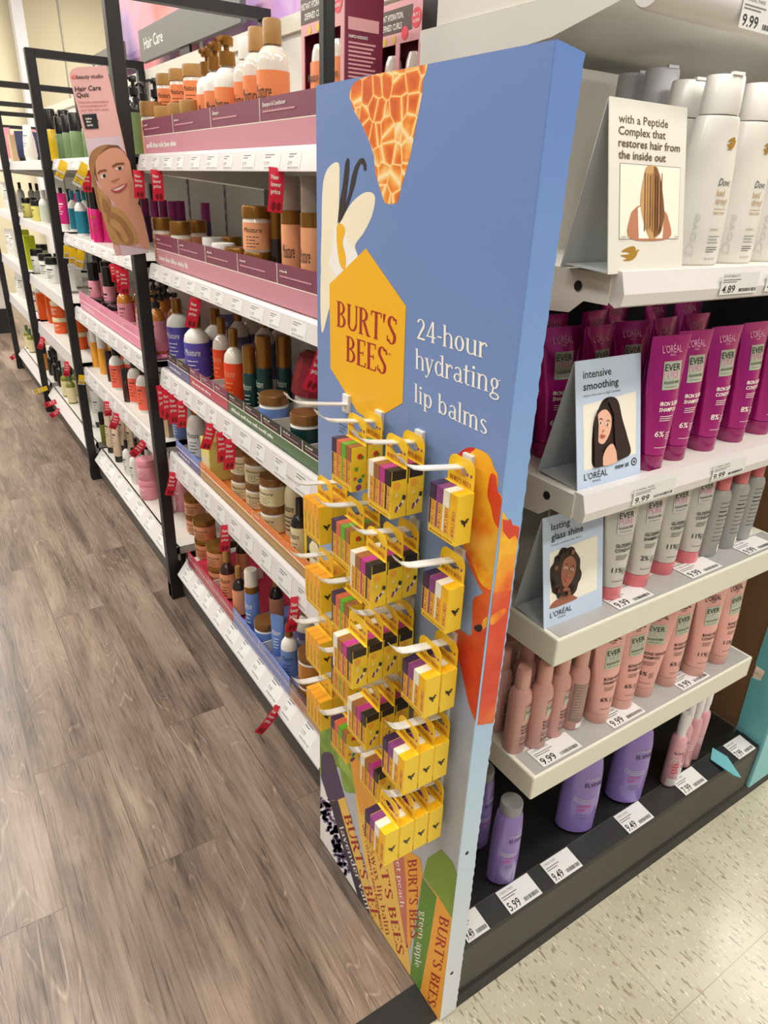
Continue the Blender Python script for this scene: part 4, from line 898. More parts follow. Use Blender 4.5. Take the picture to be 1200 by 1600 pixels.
def carton(key):
    def f():
        desc, caps, side = SPEC[key]
        t = thing('lip_balm_carton', '', 'lip balm pack')
        MB().box(0, CD, -CW / 2, CW / 2, 0, CH, 'balm_yellow').build('carton', t, bevel=.0006)
        # hang tab with a round hole
        out = [(-CW / 2 + .002, CH - .001), (-CW / 2 + .002, CH + .016)] + [(-CW / 2 + .014 - .012 * math.cos(a), CH + .022 + .014 * math.sin(a)) for a in [PI / 2 * i / 6 for i in range(1, 7)]] + [(CW / 2 - .014 + .012 * math.sin(a), CH + .022 + .014 * math.cos(a)) for a in [PI / 2 * i / 6 for i in range(0, 6)]] + [(CW / 2 - .002, CH + .016), (CW / 2 - .002, CH - .001)]
        hole = [(-.0105 * math.cos(a), CH + .0185 + .0065 * math.sin(a)) for a in [PI * 1.5 + 2 * PI * i / 16 for i in range(17)]]
        n = len(out); ring = out[:] ; path = [(0, CH - .001)] + [hole[0]] + hole[1:] + [(0.00001, CH - .001)]
        pts = out + path[::-1] if False else out + [(0.0002, CH - .001)] + [(a + .0001, b) for a, b in hole[::-1]] + [(-0.0002, CH - .001)]
        q = MB().extr([(CD - .0008, a, b) for a, b in pts], (.0008, 0, 0), 'balm_tab')
        if key != 'honey':
            rr = random.Random(3)
            for dy in (-.019, -.012, .013, .019): q.poly([(CD - .0012, dy + .002 * math.cos(2 * PI * i / 8), CH + .018 + .002 * math.sin(2 * PI * i / 8)) for i in range(8)], rr.choice(['balm_red', 'cap_violet', 'cap_salmon', 'print_red']))
        T = serif("BURT'S BEES"); w = width(T)
        q.add([(CD - .0013, .020 - p[0] / w * .040, CH + .003 + p[1] * .006) for p in T[0]], T[1], 'balm_red')
        q.build('hang_tab', t)
        bw = CW / 4
        for k in range(4):
            y1 = CW / 2 - k * bw - .0006; y0 = y1 - bw + .0012
            q = MB().box(-.0012, .0004, y0, y1, .010, .046, 'balm_body'); q.box(-.0014, CD * .8, y0, y1, .046, CH + .0006, caps[k])
            b = q.build('balm_tube', t)
            q = MB(); T = serif("BURT'S BEES"); w = width(T)
            q.add([(-.0016, y0 + .0062 - p[1] * .0050, .012 + p[0] / w * .033) for p in T[0]], T[1], 'balm_red')
            q.poly([(-.0015, y1 - .0045, .012), (-.0015, y1 - .001, .012), (-.0015, y1 - .001, .0455), (-.0015, y1 - .0045, .0455)], 'balm_tab' if key == 'honey' else caps[k])
            q.build('lettering', b)
        q = MB()
        T = sans('Moisturizing Lip Balms', .02); w = width(T); q.add([(-.0005, CW / 2 - .004 - p[0] / w * .045, .003 + p[1] * .003) for p in T[0]], T[1], 'balm_red')
        q.build('foot_lettering', t)
        q = MB(); yy = -CW / 2 - .0004
        if side == 'bee' or side is None:
            for cx, cz, ra, rb, ro in ((.0125, .028, .0016, .0045, .2), (.0090, .0325, .0034, .0016, -.5), (.0160, .0325, .0034, .0016, .5), (.0100, .0295, .0024, .0011, -.2), (.0150, .0295, .0024, .0011, .2)):
                q.poly([(x_, yy, z_) for x_, z_ in ell(cx, cz, ra, rb, 10, ro)], 'cap_black')
        elif side == 'fruit':
            for cx, cz, rr, m in ((.013, .052, .0045, 'print_red'), (.017, .050, .003, 'leaf_green'), (.008, .034, .0035, 'leaf_green'), (.014, .016, .004, 'teal_bottle'), (.019, .022, .003, 'leaf_green'), (.012, .006, .005, 'cap_violet'), (.006, .020, .003, 'cap_salmon')): q.poly([(cx + rr * math.cos(a), yy, cz + rr * math.sin(a)) for a in [2 * PI * i / 7 for i in range(7)]], m)
        else:
            q.poly([(.008 + .0055 * math.cos(a), yy, .046 + .0055 * math.sin(a)) for a in [2 * PI * i / 12 for i in range(12)]], 'print_orange')
            for k in range(4): q.poly([(.006 + .003 * k, yy, .010 + .0035 * k), (.009 + .003 * k, yy, .008 + .0035 * k), (.012 + .003 * k, yy, .016 + .002 * k), (.009 + .003 * k, yy, .018 + .002 * k)], 'white_ink' if k % 2 else 'cap_violet')
            q.poly([(.017, yy, .026), (.022, yy, .024), (.023, yy, .030), (.018, yy, .032)], 'deep_green'); q.poly([(.006, yy, .030), (.010, yy, .033), (.008, yy, .036)], 'white_ink')
            q.box(.0005, CD - .003, yy - .0002, yy + .0006, CH - .012, CH + .0003, 'cap_black')
        q.build('side_picture', t)
        return t
    return f
for k in SPEC: KINDS['pack_' + k] = carton(k)
NP = {'honey': (0, 2, 2, 2, 2), 'fruit': (2, 2, 2, 2, 2), 'mixed': (2, 3, 4, 3, 2), 'berry': (1, 1, 2, 3, 4)}
r = random.Random(2)
for c, key in enumerate(('honey', 'fruit', 'mixed', 'berry')):
    for w in range(5):
        put('peg', (PX - .0012, HY[c], HZ[w]), 0, 'white peg hook, %s of five in the %s column on the blue display' % (ROWN[w], COLN[c]), 'peg hooks on the blue display')
        n = NP[key][w]
        for i in range(n):
            pos = 'only one' if n == 1 else ('front one', 'second one', 'third one', 'back one')[i if i < n - 1 else 3]
            x = PX - .0135 - .0262 * (n - i) + .0005
            lab = 'lip balm carton with %s, %s on the %s hook' % (SPEC[key][0], pos, ROWN[w])
            if key == 'honey': lab = 'lip balm carton with %s, %s on the %s hook' % (SPEC[key][0], pos, ROWN[w])
            put('pack_' + key, (x, HY[c] - .004 + r.uniform(-.0015, .0015), HZ[w] - .0205 - CH), 0, lab, 'lip balm cartons with ' + SPEC[key][0])

# ------------------------------------------------------------------ the aisle shelving: frames, backs, shelves
BX = 1.0
BAYS = ((1.06, 2.09), (2.19, 3.34), (3.44, 4.60), (4.70, 5.86))
BAYN = ('near bay', 'second bay', 'third bay', 'last bay')
ZT = (1.405, 1.13, .83, .56, .165)
for k, (y, l) in enumerate(((1.02, 'black upright frame right behind the blue display'), (2.14, 'black upright frame carrying the pink quiz sign'), (3.39, 'black upright frame, second one beyond the pink quiz sign'), (4.65, 'black upright frame, third one beyond the blue display'), (5.9, 'black upright frame closing the far end of the aisle shelves'))):
    t = thing('divider_frame', l, 'frame', (.56 if k else .5615, y, 0), 0, 'black frames between the shelf bays')
    hp = .018 if k else .009
    MB().box(-hp, hp, -hp, hp, 0, 1.79, 'black_metal').build('front_post', t, bevel=.003)
    MB().box(.405, .432, -.015, .015, 0, 1.79, 'black_metal').build('rear_post', t)
    MB().box(.018, .405, -.015, .015, 1.762, 1.79, 'black_metal').build('top_bar', t)
    if k: MB().box(-.018, .10, -.02, .02, 0, .06, 'black_metal').build('foot', t)
    if k >= 3: MB().box(.018, .42, -.012, .012, 1.63, 1.65, 'black_metal').build('cross_bar', t)
for (y0, y1), bn in zip(BAYS, BAYN):
    t = thing('shelf_back_panel', 'white back panel behind the shelves of the ' + bn, 'panel', (BX, (y0 + y1) / 2, 0)); w = (y1 - y0) / 2 + .022
    MB().box(0, .015, -w, w, .05, 1.72, 'back_white').build('sheet', t)
    MB().box(-.01, .03, -w, w, 1.72, 1.76, 'shelf_cream').build('top_edge', t)
    for s in (-w * .33, w * .33):
        q = MB().box(-.003, 0, s - .008, s + .008, .1, 1.70, 'perf_grey')
        for j in range(40): q.box(-.0038, -.003, s - .002, s + .002, .13 + j * .039, .155 + j * .039, 'dark_hole')
        q.build('slotted_strip', t)
SHN = ('top shelf', 'second shelf', 'third shelf', 'fourth shelf', 'bottom shelf')
def rail_ticket(t, prof, y, wy, seed):
    """a printed ticket on the sloping rail"""
    q = MB(); (xa, za), (xb, zb) = prof
    n = Vector((za - zb, 0, xb - xa)).normalized(); n = n if n.x < 0 else -n
    P = lambda u, v, l: Vector((xa + (xb - xa) * v, y - wy * u, za + (zb - za) * v)) + n * (.0004 + .0001 * l)
    q.poly([P(0, .08, 0), P(1, .08, 0), P(1, .92, 0), P(0, .92, 0)], 'paper')
    r = random.Random(seed)
    for k in range(2): q.poly([P(.06, .78 - .12 * k, 1), P(.62 - .2 * k, .78 - .12 * k, 1), P(.62 - .2 * k, .83 - .12 * k, 1), P(.06, .83 - .12 * k, 1)], 'grey_ink')
    T = sans(r.choice(('10.99', '8.99', '12.59', '11.99', '9.49'))); w = width(T); q.add([P(.06 + p[0] / w * .3, .30 + p[1] * .2, 1) for p in T[0]], T[1], 'grey_ink')
    u = .1
    while u < .9: q.poly([P(u, .13, 1), P(u + .02, .13, 1), P(u + .02, .22, 1), P(u, .22, 1)], 'grey_ink'); u += r.choice((.035, .05))
    q.build('price_ticket', t)
for b, (y0, y1) in enumerate(BAYS):
    for k, z in enumerate(ZT):
        t = thing('shelf', 'white steel shelf, %s of the %s along the wooden aisle' % (SHN[k], BAYN[b]), 'shelf', (0, 0, 0), 0, 'white shelves along the aisle')
        if k < 4:
            MB().box(GX + .012, BX - .005, y0, y1, z - .018, z, 'white_paint').build('deck', t)
            rh = (.035, .035, .05, .06)[k]
            prof = ((GX - .006, z - rh), (GX + .002, z - .002))
            MB().extr([(GX - .006, y0, z - rh), (GX + .002, y0, z - .001), (GX + .006, y0, z + .005), (GX + .014, y0, z + .005), (GX + .014, y0, z - rh)], (0, y1 - y0, 0), 'rail_white').build('front_rail', t, bevel=.001)
            for yy in (y0, y1 - .002):
                MB().extr([(GX + .014, yy, z), (GX + .014, yy, z - .03), (GX + .05, yy, z - .04), (BX - .006, yy, z - .075), (BX - .006, yy, z)], (0, .002, 0), 'white_paint').build('bracket', t)
        else:
            MB().box(GX + .02, BX - .005, y0, y1, z - .03, z, 'white_paint').build('deck', t)
            prof = ((GX - .0135, z - .0495), (GX + .0235, z - .001))
            MB().extr([(GX - .014, y0, z - .055), (GX - .014, y0, z - .050), (GX + .024, y0, z), (GX + .03, y0, z), (GX + .03, y0, z - .055)], (0, y1 - y0, 0), 'rail_white').build('front_rail', t)
            MB().box(GX, GX + .03, y0, y1, .035, z - .056, 'dark_kick').build('kick_plate', t)
        n = 10 if b == 0 else 7 if b == 1 else 0
        for j in range(n):
            rail_ticket(t, prof, y1 - .03 - (y1 - y0 - .05) * j / n, (y1 - y0) / n * (.48 + .2 * ((j * 7 + k) % 3) / 2), j * 13 + k + b * 101)
# printed risers at the shelf fronts
DIVS = []
def tray(y0, y1, z, hl, hu, ml, mu, texts, label, big=None, depth=0):
    """a printed card strip standing on the shelf front, upper and lower band"""
    x = GX + .016
    t = thing('shelf_tray', label, 'tray', (x, (y0 + y1) / 2, z), 0, 'printed trays along the aisle shelves'); h = (y1 - y0) / 2
    MB().box(0, .002, -h, h, 0, hl, ml).build('lower_band', t)
    q = MB().box(.0005, .0025, -h, h, hl, hl + hu, mu); q.box(-.0003, .0005, -h, h, hl - .0008, hl + .0008, 'tent_cream'); q.build('upper_band', t)
    q = MB()
    def T(s, yy, zz, size, m, xx, wid=None):
        t2 = sans(s, .01); w = width(t2); sc = (wid / w) if wid else size
        q.add([(xx, yy - p[0] * sc, zz + p[1] * size) for p in t2[0]], t2[1], m)
    rb = random.Random(int(y0 * 1000) + int(z * 100))
    def bars(yy, zz, wid, size, xx, words):
        u = 0.0
        while u < wid:
            L_ = rb.uniform(.5, 1.1) * wid / words; e_ = min(wid, u + L_)
            while u < e_:
                hh = size * rb.choice((.62, .62, .7, 1.0)); q.poly([(xx, yy - u, zz), (xx, yy - u - size * .34, zz), (xx, yy - u - size * .34, zz + hh), (xx, yy - u, zz + hh)], 'white_ink'); u += size * .5
            u += size * .5
    n = len(texts)
    for i, s in enumerate(texts):
        yy = h - .012 - 2 * h * i / n
        if s in ('Shampoo', 'Shampoo & Conditioner'): T(s, yy, hl + hu * .62, .007, 'white_ink', -.0003)
        else: bars(yy, hl + hu * .62, .03, .0045, -.0003, 3)
        q.poly([(-.0003, yy, hl + hu * .38), (-.0003, yy - min(.13, 2 * h / n * .7), hl + hu * .38), (-.0003, yy - min(.13, 2 * h / n * .7), hl + hu * .46), (-.0003, yy, hl + hu * .46)], 'mauve_pink')
        if i: q.box(-.0006, .0004, yy + .0112, yy + .0128, hl, hl + hu, 'tent_cream')
    if big: bars(h - .02, hl * .32, min(2 * h * .5, .24), hl * .32, -.0005, 5)
    q.build('lettering', t)
    if depth:
        q = MB().box(.003, depth, -h, h, 0, .004, mu); q.build('tray_floor', t)
        for i in range(n + 1):
            yy = -h + 2 * h * i / n
            if 0 < i < n: DIVS.append((t, x, z, (y0 + y1) / 2, yy, depth * .6, hl + hu * .5))
    return t
gy = lambda px, py, x=GX + .016: onx(px, py, x).y
tray(1.075, 2.075, 1.411, .04, .038, 'mauve_pink', 'mauve_dark', ['Leave-In', 'Gelee', 'Shampoo', 'Shampoo & Conditioner'], 'long mauve and pink tray on the near top shelf', 'hydrate & define curls')
tray(1.075, 2.06, 1.136, .04, .038, 'mauve_pink', 'mauve_dark', ['Smoothie', 'Masque', 'Cream', 'Oil', 'Mousse'], 'long mauve and pink tray on the near second shelf', 'curl defining moisture')
ya, yb = gy(297, 600), gy(358, 660)
tray(ya + .002, 2.06, .836, .027, .023, 'tray_purple', 'tray_black', ['Serum', 'Masque'], 'purple and black tray at the far end of the near third shelf', 'repair & protect', depth=.3)
tray(yb + .002, ya - .002, .836, .027, .023, 'tray_red', 'mauve_dark', ['Shampoo', 'Conditioner', 'Mask'], 'red tray in the middle of the near third shelf', 'strengthen & grow', depth=.3)
tray(1.075, yb - .002, .836, .027, .023, 'tray_green', 'tray_black', ['Foam', 'Gel', 'Spray', 'Masque', 'Scalp'], 'green and black tray beside the blue display on the third shelf', 'boost & restore blonde & split ends', depth=.3)
yc = gy(313, 745)
tray(yc + .002, 2.06, .566, .025, .022, 'tray_purple', 'tray_blue', ['Leave-in'], 'blue and purple tray at the far end of the near fourth shelf', 'repair', depth=.3)
tray(1.075, yc - .002, .566, .026, .022, 'tray_gold', 'tray_orange', ['', ''], 'gold and orange tray on the near fourth shelf', None, depth=.3)
yd, ye = gy(362, 930), gy(452, 1045)
tray(yd + .002, 2.05, .166, .03, .025, 'tray_crimson', 'tray_crimson', ['', ''], 'crimson tray at the far end of the near bottom shelf', None, depth=.3)
tray(ye + .002, yd - .002, .166, .03, .025, 'tray_blue', 'tray_blue', ['', ''], 'blue tray in the middle of the near bottom shelf', None, depth=.3)
tray(1.075, ye - .002, .166, .03, .025, 'tray_tan', 'tray_brown', ['', ''], 'brown and tan tray beside the blue display on the bottom shelf', None, depth=.3)
tray(2.20, gy(125, 470), .836, .035, .035, 'tray_pink', 'tray_pink', ['', '', ''], 'long pink tray on the third shelf of the second bay', 'rose curls', depth=.3)
q = MB().box(0, .0015, -.49, .49, 0, .05, 'clear_plastic'); o = q.build('plastic_fence', None, (GX + .012, 1.57, .165)); tag(o, 'clear plastic fence along the near bottom shelf', 'fence')

# ------------------------------------------------------------------ aisle products
def K(key, name, cat, tmpl, R, H, bm, cm, lm=None, text=None, tm='ink', extra=None):
    def f():
        t = thing(name, '', cat); n = 24
        if tmpl == 'jar':
            pr = [(0, R * .9), (.004, R * .97), (H * .69, R * .97), (H * .73, R * .9), (H * .76, R * .9)]
            MB().rings(pr, bm, n).build('body', t, smooth=True)
            MB().rings([(H * .74, R), (H * .96, R), (H, R * .95)], cm, n).build('lid', t, smooth=True); z0, z1 = H * .06, H * .65
        elif tmpl in ('tallbottle', 'tallpump'):
            pr = [(0, R * .92), (.005, R), (H * .68, R), (H * .74, R * .92), (H * .79, R * .66), (H * .81, R * .42), (H * .825, R * .4)]
            if tmpl == 'tallpump': pr = [(z_ * .92, a_) for z_, a_ in pr]
            MB().rings(pr, bm, n).build('body', t, smooth=True); z0, z1 = H * .04, H * (.62 if tmpl == 'tallbottle' else .57)
            if tmpl == 'tallbottle': MB().rings([(H * .815, R * .58), (H * .985, R * .56), (H, R * .5)], cm, n).build('cap', t, smooth=True)
            else:
                q = MB().rings([(H * .755, R * .62), (H * .87, R * .58), (H * .88, R * .2), (H * .92, R * .2)], cm, 18)
                q.rings([(H * .92, R * .5), (H * .985, R * .52), (H, R * .4)], cm, 18); q.tube([(0, 0, H * .965), (0, -R * .7, H * .965), (0, -R * 1.1, H * .945)], R * .17, cm, 8); q.build('pump', t, smooth=True)
        elif tmpl in ('bottle', 'pump'):
            pr = [(0, R * .92), (.005, R), (H * .58, R), (H * .66, R * .9), (H * .72, R * .62), (H * .755, R * .36), (H * .775, R * .34)]
            MB().rings(pr, bm, n).build('body', t, smooth=True); z0, z1 = H * .05, H * .56
            if tmpl == 'bottle': MB().rings([(H * .77, R * .42), (H * .98, R * .42), (H, R * .36)], cm, n).build('cap', t, smooth=True)
            else:
                q = MB().rings([(H * .77, R * .5), (H * .86, R * .48), (H * .87, R * .2), (H * .93, R * .2)], cm, 16)
                q.rings([(H * .93, R * .4), (H * .985, R * .42), (H, R * .36)], cm, 16); q.tube([(0, 0, H * .965), (0, -R * .7, H * .965), (0, -R * 1.05, H * .945)], R * .15, cm, 8); q.build('pump', t, smooth=True)
        elif tmpl == 'can':
            pr = [(0, R * .95), (.003, R), (H * .64, R), (H * .66, R * .95)]
            MB().rings(pr, bm, n).build('body', t, smooth=True); z0, z1 = H * .04, H * .6
            MB().rings([(H * .65, R * 1.0), (H * .75, R * 1.0), (H * .755, R * .9)], cm, n).build('collar', t, smooth=True)
            MB().rings([(H * .75, R * .93), (H * .98, R * .9), (H, R * .8)], extra or cm, n).build('cap', t, smooth=True)
        elif tmpl == 'tall':      # straight bottle under a tall straight cap
            pr = [(0, R * .95), (.003, R), (H * .6, R), (H * .62, R * .9)]
            MB().rings(pr, bm, n).build('body', t, smooth=True); z0, z1 = H * .06, H * .55
            MB().rings([(H * .6, R * .92), (H * .98, R * .92), (H, R * .86)], cm, n).build('cap', t, smooth=True)
        elif tmpl == 'tottle':    # tube standing on a dark cap
            pr = [(H * .16, R * .8, R * .7), (H * .2, R * .9, R * .75), (H * .6, R * 1.0, R * .6), (H * .95, R * 1.1, R * .08), (H, R * 1.1, R * .05)]
            MB().rings(pr, bm, n).build('body', t, smooth=True); z0, z1 = H * .3, H * .8
            MB().rings([(0, R * .7, R * .65), (H * .16, R * .78, R * .7)], cm, n).build('cap', t, smooth=True)
        elif tmpl == 'box':
            D = extra or R * .7; pr = None
            MB().box(-R, R, -D, D, 0, H, bm).build('box_wall', t, bevel=.001); z0, z1 = H * .12, H * .6
        if lm:
            if pr: o = band(pr, z0, z1, lm, n, .0007)
            else: o = MB(); o.poly([(-R * .86, -D - .0006, z0), (R * .86, -D - .0006, z0), (R * .86, -D - .0006, z1), (-R * .86, -D - .0006, z1)], lm)
            o.build('label_band' if pr else 'label_face', t, smooth=bool(pr))
        if text:
            q = MB()
            if text == ' ' and pr:
                for k in range(5): fine(q, pr, -R * .5, R * (.5 - .22 * (k % 3)), z0 + (z1 - z0) * (.78 - .13 * k), tm, (z1 - z0) * (.07 if k == 0 else .03))
            elif text == ' ':
                for k in range(4): q.poly([(-R * .7, -D - .001, z0 + (z1 - z0) * (.8 - .15 * k)), (R * (.7 - .3 * (k % 2)), -D - .001, z0 + (z1 - z0) * (.8 - .15 * k)), (R * (.7 - .3 * (k % 2)), -D - .001, z0 + (z1 - z0) * (.84 - .15 * k)), (-R * .7, -D - .001, z0 + (z1 - z0) * (.84 - .15 * k))], tm)
            elif pr:
                wrap_text(q, pr, sans(text, 0, .3), (z1 - z0) * .20, 0, z0 + (z1 - z0) * .64, tm, wid=R * 1.3, center=True, eps=.0012)
                for k in range(4): fine(q, pr, -R * .45, R * (.45 - .15 * (k % 2)), z0 + (z1 - z0) * (.46 - .12 * k), tm, (z1 - z0) * .03)
            else:
                T = sans(text, .01, .2); w = width(T); q.add([(-R * .75 + p[0] / w * R * 1.5, -D - .001, z0 + (z1 - z0) * .6 + p[1] * H * .1) for p in T[0]], T[1], tm)
            q.build('lettering', t)
        return t
    KINDS[key] = f; KINDS_T[key] = tmpl; KR[key] = (extra or R * .7) if tmpl == 'box' else R
KR = {}; KINDS_T = {}; PLACED = []
MO = 'Moisture'
K('jar_orange', 'hair_cream_jar', 'jar', 'jar', .031, .103, 'shea_clear', 'wood_cap', 'orange_label', MO)
K('jar_orange_lone', 'hair_cream_jar', 'jar', 'jar', .030, .135, 'shea_clear', 'wood_cap', 'orange_label', MO)
K('jar_orange_small', 'hair_cream_jar', 'jar', 'jar', .027, .112, 'shea_clear', 'wood_cap', 'orange_label', MO)
K('pump_orange', 'lotion_pump_bottle', 'bottle', 'tallpump', .028, .212, 'off_white', 'bronze', 'orange_label', MO)
K('bottle_orange', 'shampoo_bottle', 'bottle', 'tallbottle', .030, .214, 'shea_clear', 'wood_cap', 'orange_label', MO)
K('bottle_orange_white', 'shampoo_bottle', 'bottle', 'tallbottle', .027, .206, 'shea_clear', 'off_white', 'orange_label', MO)
K('jar_peach_tall', 'hair_cream_jar', 'jar', 'jar', .028, .122, 'shea_clear', 'bronze', 'peach_label', MO)
K('jar_peach', 'hair_cream_jar', 'jar', 'jar', .0305, .089, 'shea_clear', 'bronze', 'peach_label', MO)
K('tub_orange', 'hair_tub', 'tub', 'jar', .027, .092, 'orange_label', 'off_white', None, MO, 'red_orange')
K('can_peach', 'mousse_can', 'can', 'can', .0195, .235, 'peach_label', 'bronze', None, MO, 'ink', 'smoke_cap')
K('oil_bronze', 'oil_bottle', 'bottle', 'tall', .012, .19, 'brown_dark', 'bronze', None)
K('plum_bottle', 'serum_bottle', 'bottle', 'tall', .016, .155, 'dark_purple', 'plum_cap', None)
K('violet_bottle', 'conditioner_bottle', 'bottle', 'bottle', .035, .185, 'off_white', 'bronze', 'violet_label', MO, 'white_ink')
K('red_bottle', 'shampoo_bottle', 'bottle', 'bottle', .0265, .185, 'shea_clear', 'bronze', 'red_orange', MO, 'peach_label')
K('clear_bottle', 'shampoo_bottle', 'bottle', 'bottle', .028, .20, 'shea_clear', 'bronze', 'tray_purple', MO, 'white_ink')
K('green_tall', 'foam_bottle', 'bottle', 'tall', .0165, .165, 'deep_green', 'bronze', None, MO, 'mint')
K('green_tall_big', 'foam_bottle', 'bottle', 'tall', .019, .19, 'deep_green', 'bronze', None, MO, 'mint')
K('jar_blue', 'hair_masque_jar', 'jar', 'jar', .034, .082, 'off_white', 'bronze_dark', 'blue_label', None)
K('jar_green', 'hair_masque_jar', 'jar', 'jar', .034, .082, 'off_white', 'bronze_dark', 'deep_green', None)
K('jar_cream', 'hair_masque_jar', 'jar', 'jar', .034, .072, 'off_white', 'bronze_dark', 'cream_label', MO)
K('bottle_white', 'conditioner_bottle', 'bottle', 'bottle', .028, .175, 'off_white', 'bronze', 'off_white', MO)
K('bottle_blue', 'serum_bottle', 'bottle', 'bottle', .024, .15, 'blue_label', 'black_plastic', None, MO, 'white_ink')
K('bottle_cream', 'shampoo_bottle', 'bottle', 'bottle', .024, .185, 'cream_label', 'bronze_dark', None, MO)
K('bottle_dark_cream', 'scalp_bottle', 'bottle', 'bottle', .02, .15, 'black_plastic', 'black_plastic', 'cream_label', MO)
K('box_yellow', 'soap_box', 'box', 'box', .034, .12, 'yellow_pale', 'ink', 'cream_label', None, 'ink', .03)
K('jar_brown', 'hair_masque_jar', 'jar', 'jar', .038, .072, 'peach_label', 'bronze', None, MO)
K('bottle_amber', 'shampoo_bottle', 'bottle', 'bottle', .0235, .165, 'amber_dark', 'wood_cap', 'peach_label', MO)
K('bottle_brown', 'conditioner_bottle', 'bottle', 'bottle', .0205, .165, 'brown_dark', 'wood_cap', 'peach_label', None)
K('can_blue', 'mousse_can', 'can', 'can', .021, .20, 'blue_label', 'bronze', None, MO, 'white_ink', 'shea_clear')
K('bottle_blue_white', 'lotion_bottle', 'bottle', 'bottle', .022, .165, 'off_white', 'bronze', 'blue_label', MO, 'navy')
K('jar_yellow', 'hair_masque_jar', 'jar', 'jar', .036, .075, 'off_white', 'bronze_dark', 'amber', None)
K('tube_blue', 'hair_cream_tube', 'tube', 'tottle', .018, .15, 'blue_label', 'off_white', None, MO, 'white_ink')
# second bay and beyond
K('pump_green', 'lotion_pump_bottle', 'bottle', 'pump', .027, .21, 'black_plastic', 'black_plastic', 'green_label', None)
K('bottle_green', 'shampoo_bottle', 'bottle', 'tall', .024, .16, 'green_label', 'black_plastic', None, None)
K('bottle_yellow', 'oil_bottle', 'bottle', 'tall', .025, .20, 'yellow_bottle', 'black_plastic', None, None)
K('bottle_amber_orange', 'oil_bottle', 'bottle', 'tall', .021, .18, 'amber', 'brown_dark', None, None)
K('pouch_white', 'cotton_bag', 'bag', 'tottle', .04, .17, 'off_white', 'off_white', None, ' ', 'grey_ink')
K('pouch_pink', 'bath_puff_pack', 'bag', 'tottle', .04, .20, 'bottle_pink', 'off_white', None, None)
K('box_tan', 'comb_box', 'box', 'box', .04, .15, 'tan_box', 'ink', None, None, 'ink', .02)
K('pouch_navy', 'cap_pouch', 'bag', 'tottle', .032, .15, 'navy', 'black_plastic', None, None)
K('bottle_magenta', 'shampoo_bottle', 'bottle', 'tall', .0185, .185, 'bright_pink', 'black_plastic', None, ' ', 'gold')
K('pump_teal', 'spray_bottle', 'bottle', 'bottle', .022, .165, 'off_white', 'teal_bottle', 'teal_bottle', None)
K('tube_hotpink', 'conditioner_tube', 'tube', 'tottle', .024, .15, 'bright_pink', 'off_white', None, ' ', 'white_ink')
K('bottle_mint', 'lotion_bottle', 'bottle', 'bottle', .023, .15, 'off_white', 'off_white', 'mint', None)
K('tub_yellow', 'hair_tub', 'tub', 'jar', .028, .10, 'yellow_pale', 'black_plastic', None, ' ', 'ink')
K('jar_pink_black', 'hair_cream_jar', 'jar', 'jar', .032, .065, 'bottle_pink', 'black_plastic', None, None)
K('tube_pink_black', 'conditioner_tube', 'tube', 'tall', .024, .19, 'bottle_pink', 'black_plastic', None, ' ', 'ink')
K('pump_pink', 'lotion_pump_bottle', 'bottle', 'pump', .0265, .185, 'amber', 'black_plastic', 'bottle_pink', ' ', 'ink')
K('can_white_black', 'hair_tub', 'tub', 'jar', .035, .13, 'off_white', 'black_plastic', None, ' ', 'ink')
K('box_lime', 'hair_box', 'box', 'box', .03, .19, 'lime', 'ink', None, None, 'ink', .03)
K('box_grey', 'hair_box', 'box', 'box', .045, .10, 'off_white', 'ink', 'pale_label', ' ', 'ink', .03)
K('bottle_orange_tall', 'oil_bottle', 'bottle', 'tall', .0185, .185, 'print_orange', 'off_white', None, None)
K('bottle_coral', 'shampoo_bottle', 'bottle', 'bottle', .027, .18, 'off_white', 'black_plastic', 'coral', ' ', 'ink')
K('bottle_coral_dark', 'oil_bottle', 'bottle', 'tall', .015, .13, 'amber_dark', 'black_plastic', None, None)
K('box_orange', 'hair_color_box', 'box', 'box', .035, .15, 'orange_box', 'ink', 'coral', ' ', 'white_ink', .03)
K('jar_orange_tan', 'hair_tub', 'tub', 'jar', .042, .085, 'orange_box', 'cream_label', None, ' ', 'white_ink')
K('jar_purple_tan', 'hair_tub', 'tub', 'jar', .027, .095, 'dark_purple', 'off_white', 'cream_label', None)
K('tube_white', 'lotion_tube', 'tube', 'tottle', .024, .19, 'off_white', 'black_plastic', None, ' ', 'tray_purple')
K('tube_beige', 'conditioner_tube', 'tube', 'tottle', .024, .185, 'beige_tube', 'black_plastic', None, ' ', 'ink')
K('bottle_gold_thin', 'oil_bottle', 'bottle', 'tall', .013, .16, 'olive', 'black_plastic', None, None)
K('bottle_white_black', 'serum_bottle', 'bottle', 'bottle', .018, .16, 'off_white', 'black_plastic', None, ' ', 'ink')
K('jar_rose', 'hair_masque_jar', 'jar', 'jar', .038, .085, 'bottle_pink', 'bottle_pink', None, ' ', 'white_ink')
K('bottle_rose', 'scalp_serum_bottle', 'bottle', 'bottle', .026, .17, 'bottle_pink', 'black_plastic', None, ' ', 'white_ink')
K('bottle_black', 'shampoo_bottle', 'bottle', 'bottle', .024, .16, 'black_plastic', 'black_plastic', None, None)
K('bottle_olive', 'shampoo_bottle', 'bottle', 'bottle', .025, .17, 'olive', 'tray_green', 'cream_label', None)
K('bottle_silver', 'spray_bottle', 'bottle', 'bottle', .024, .17, 'grey_bottle', 'black_plastic', None, None)

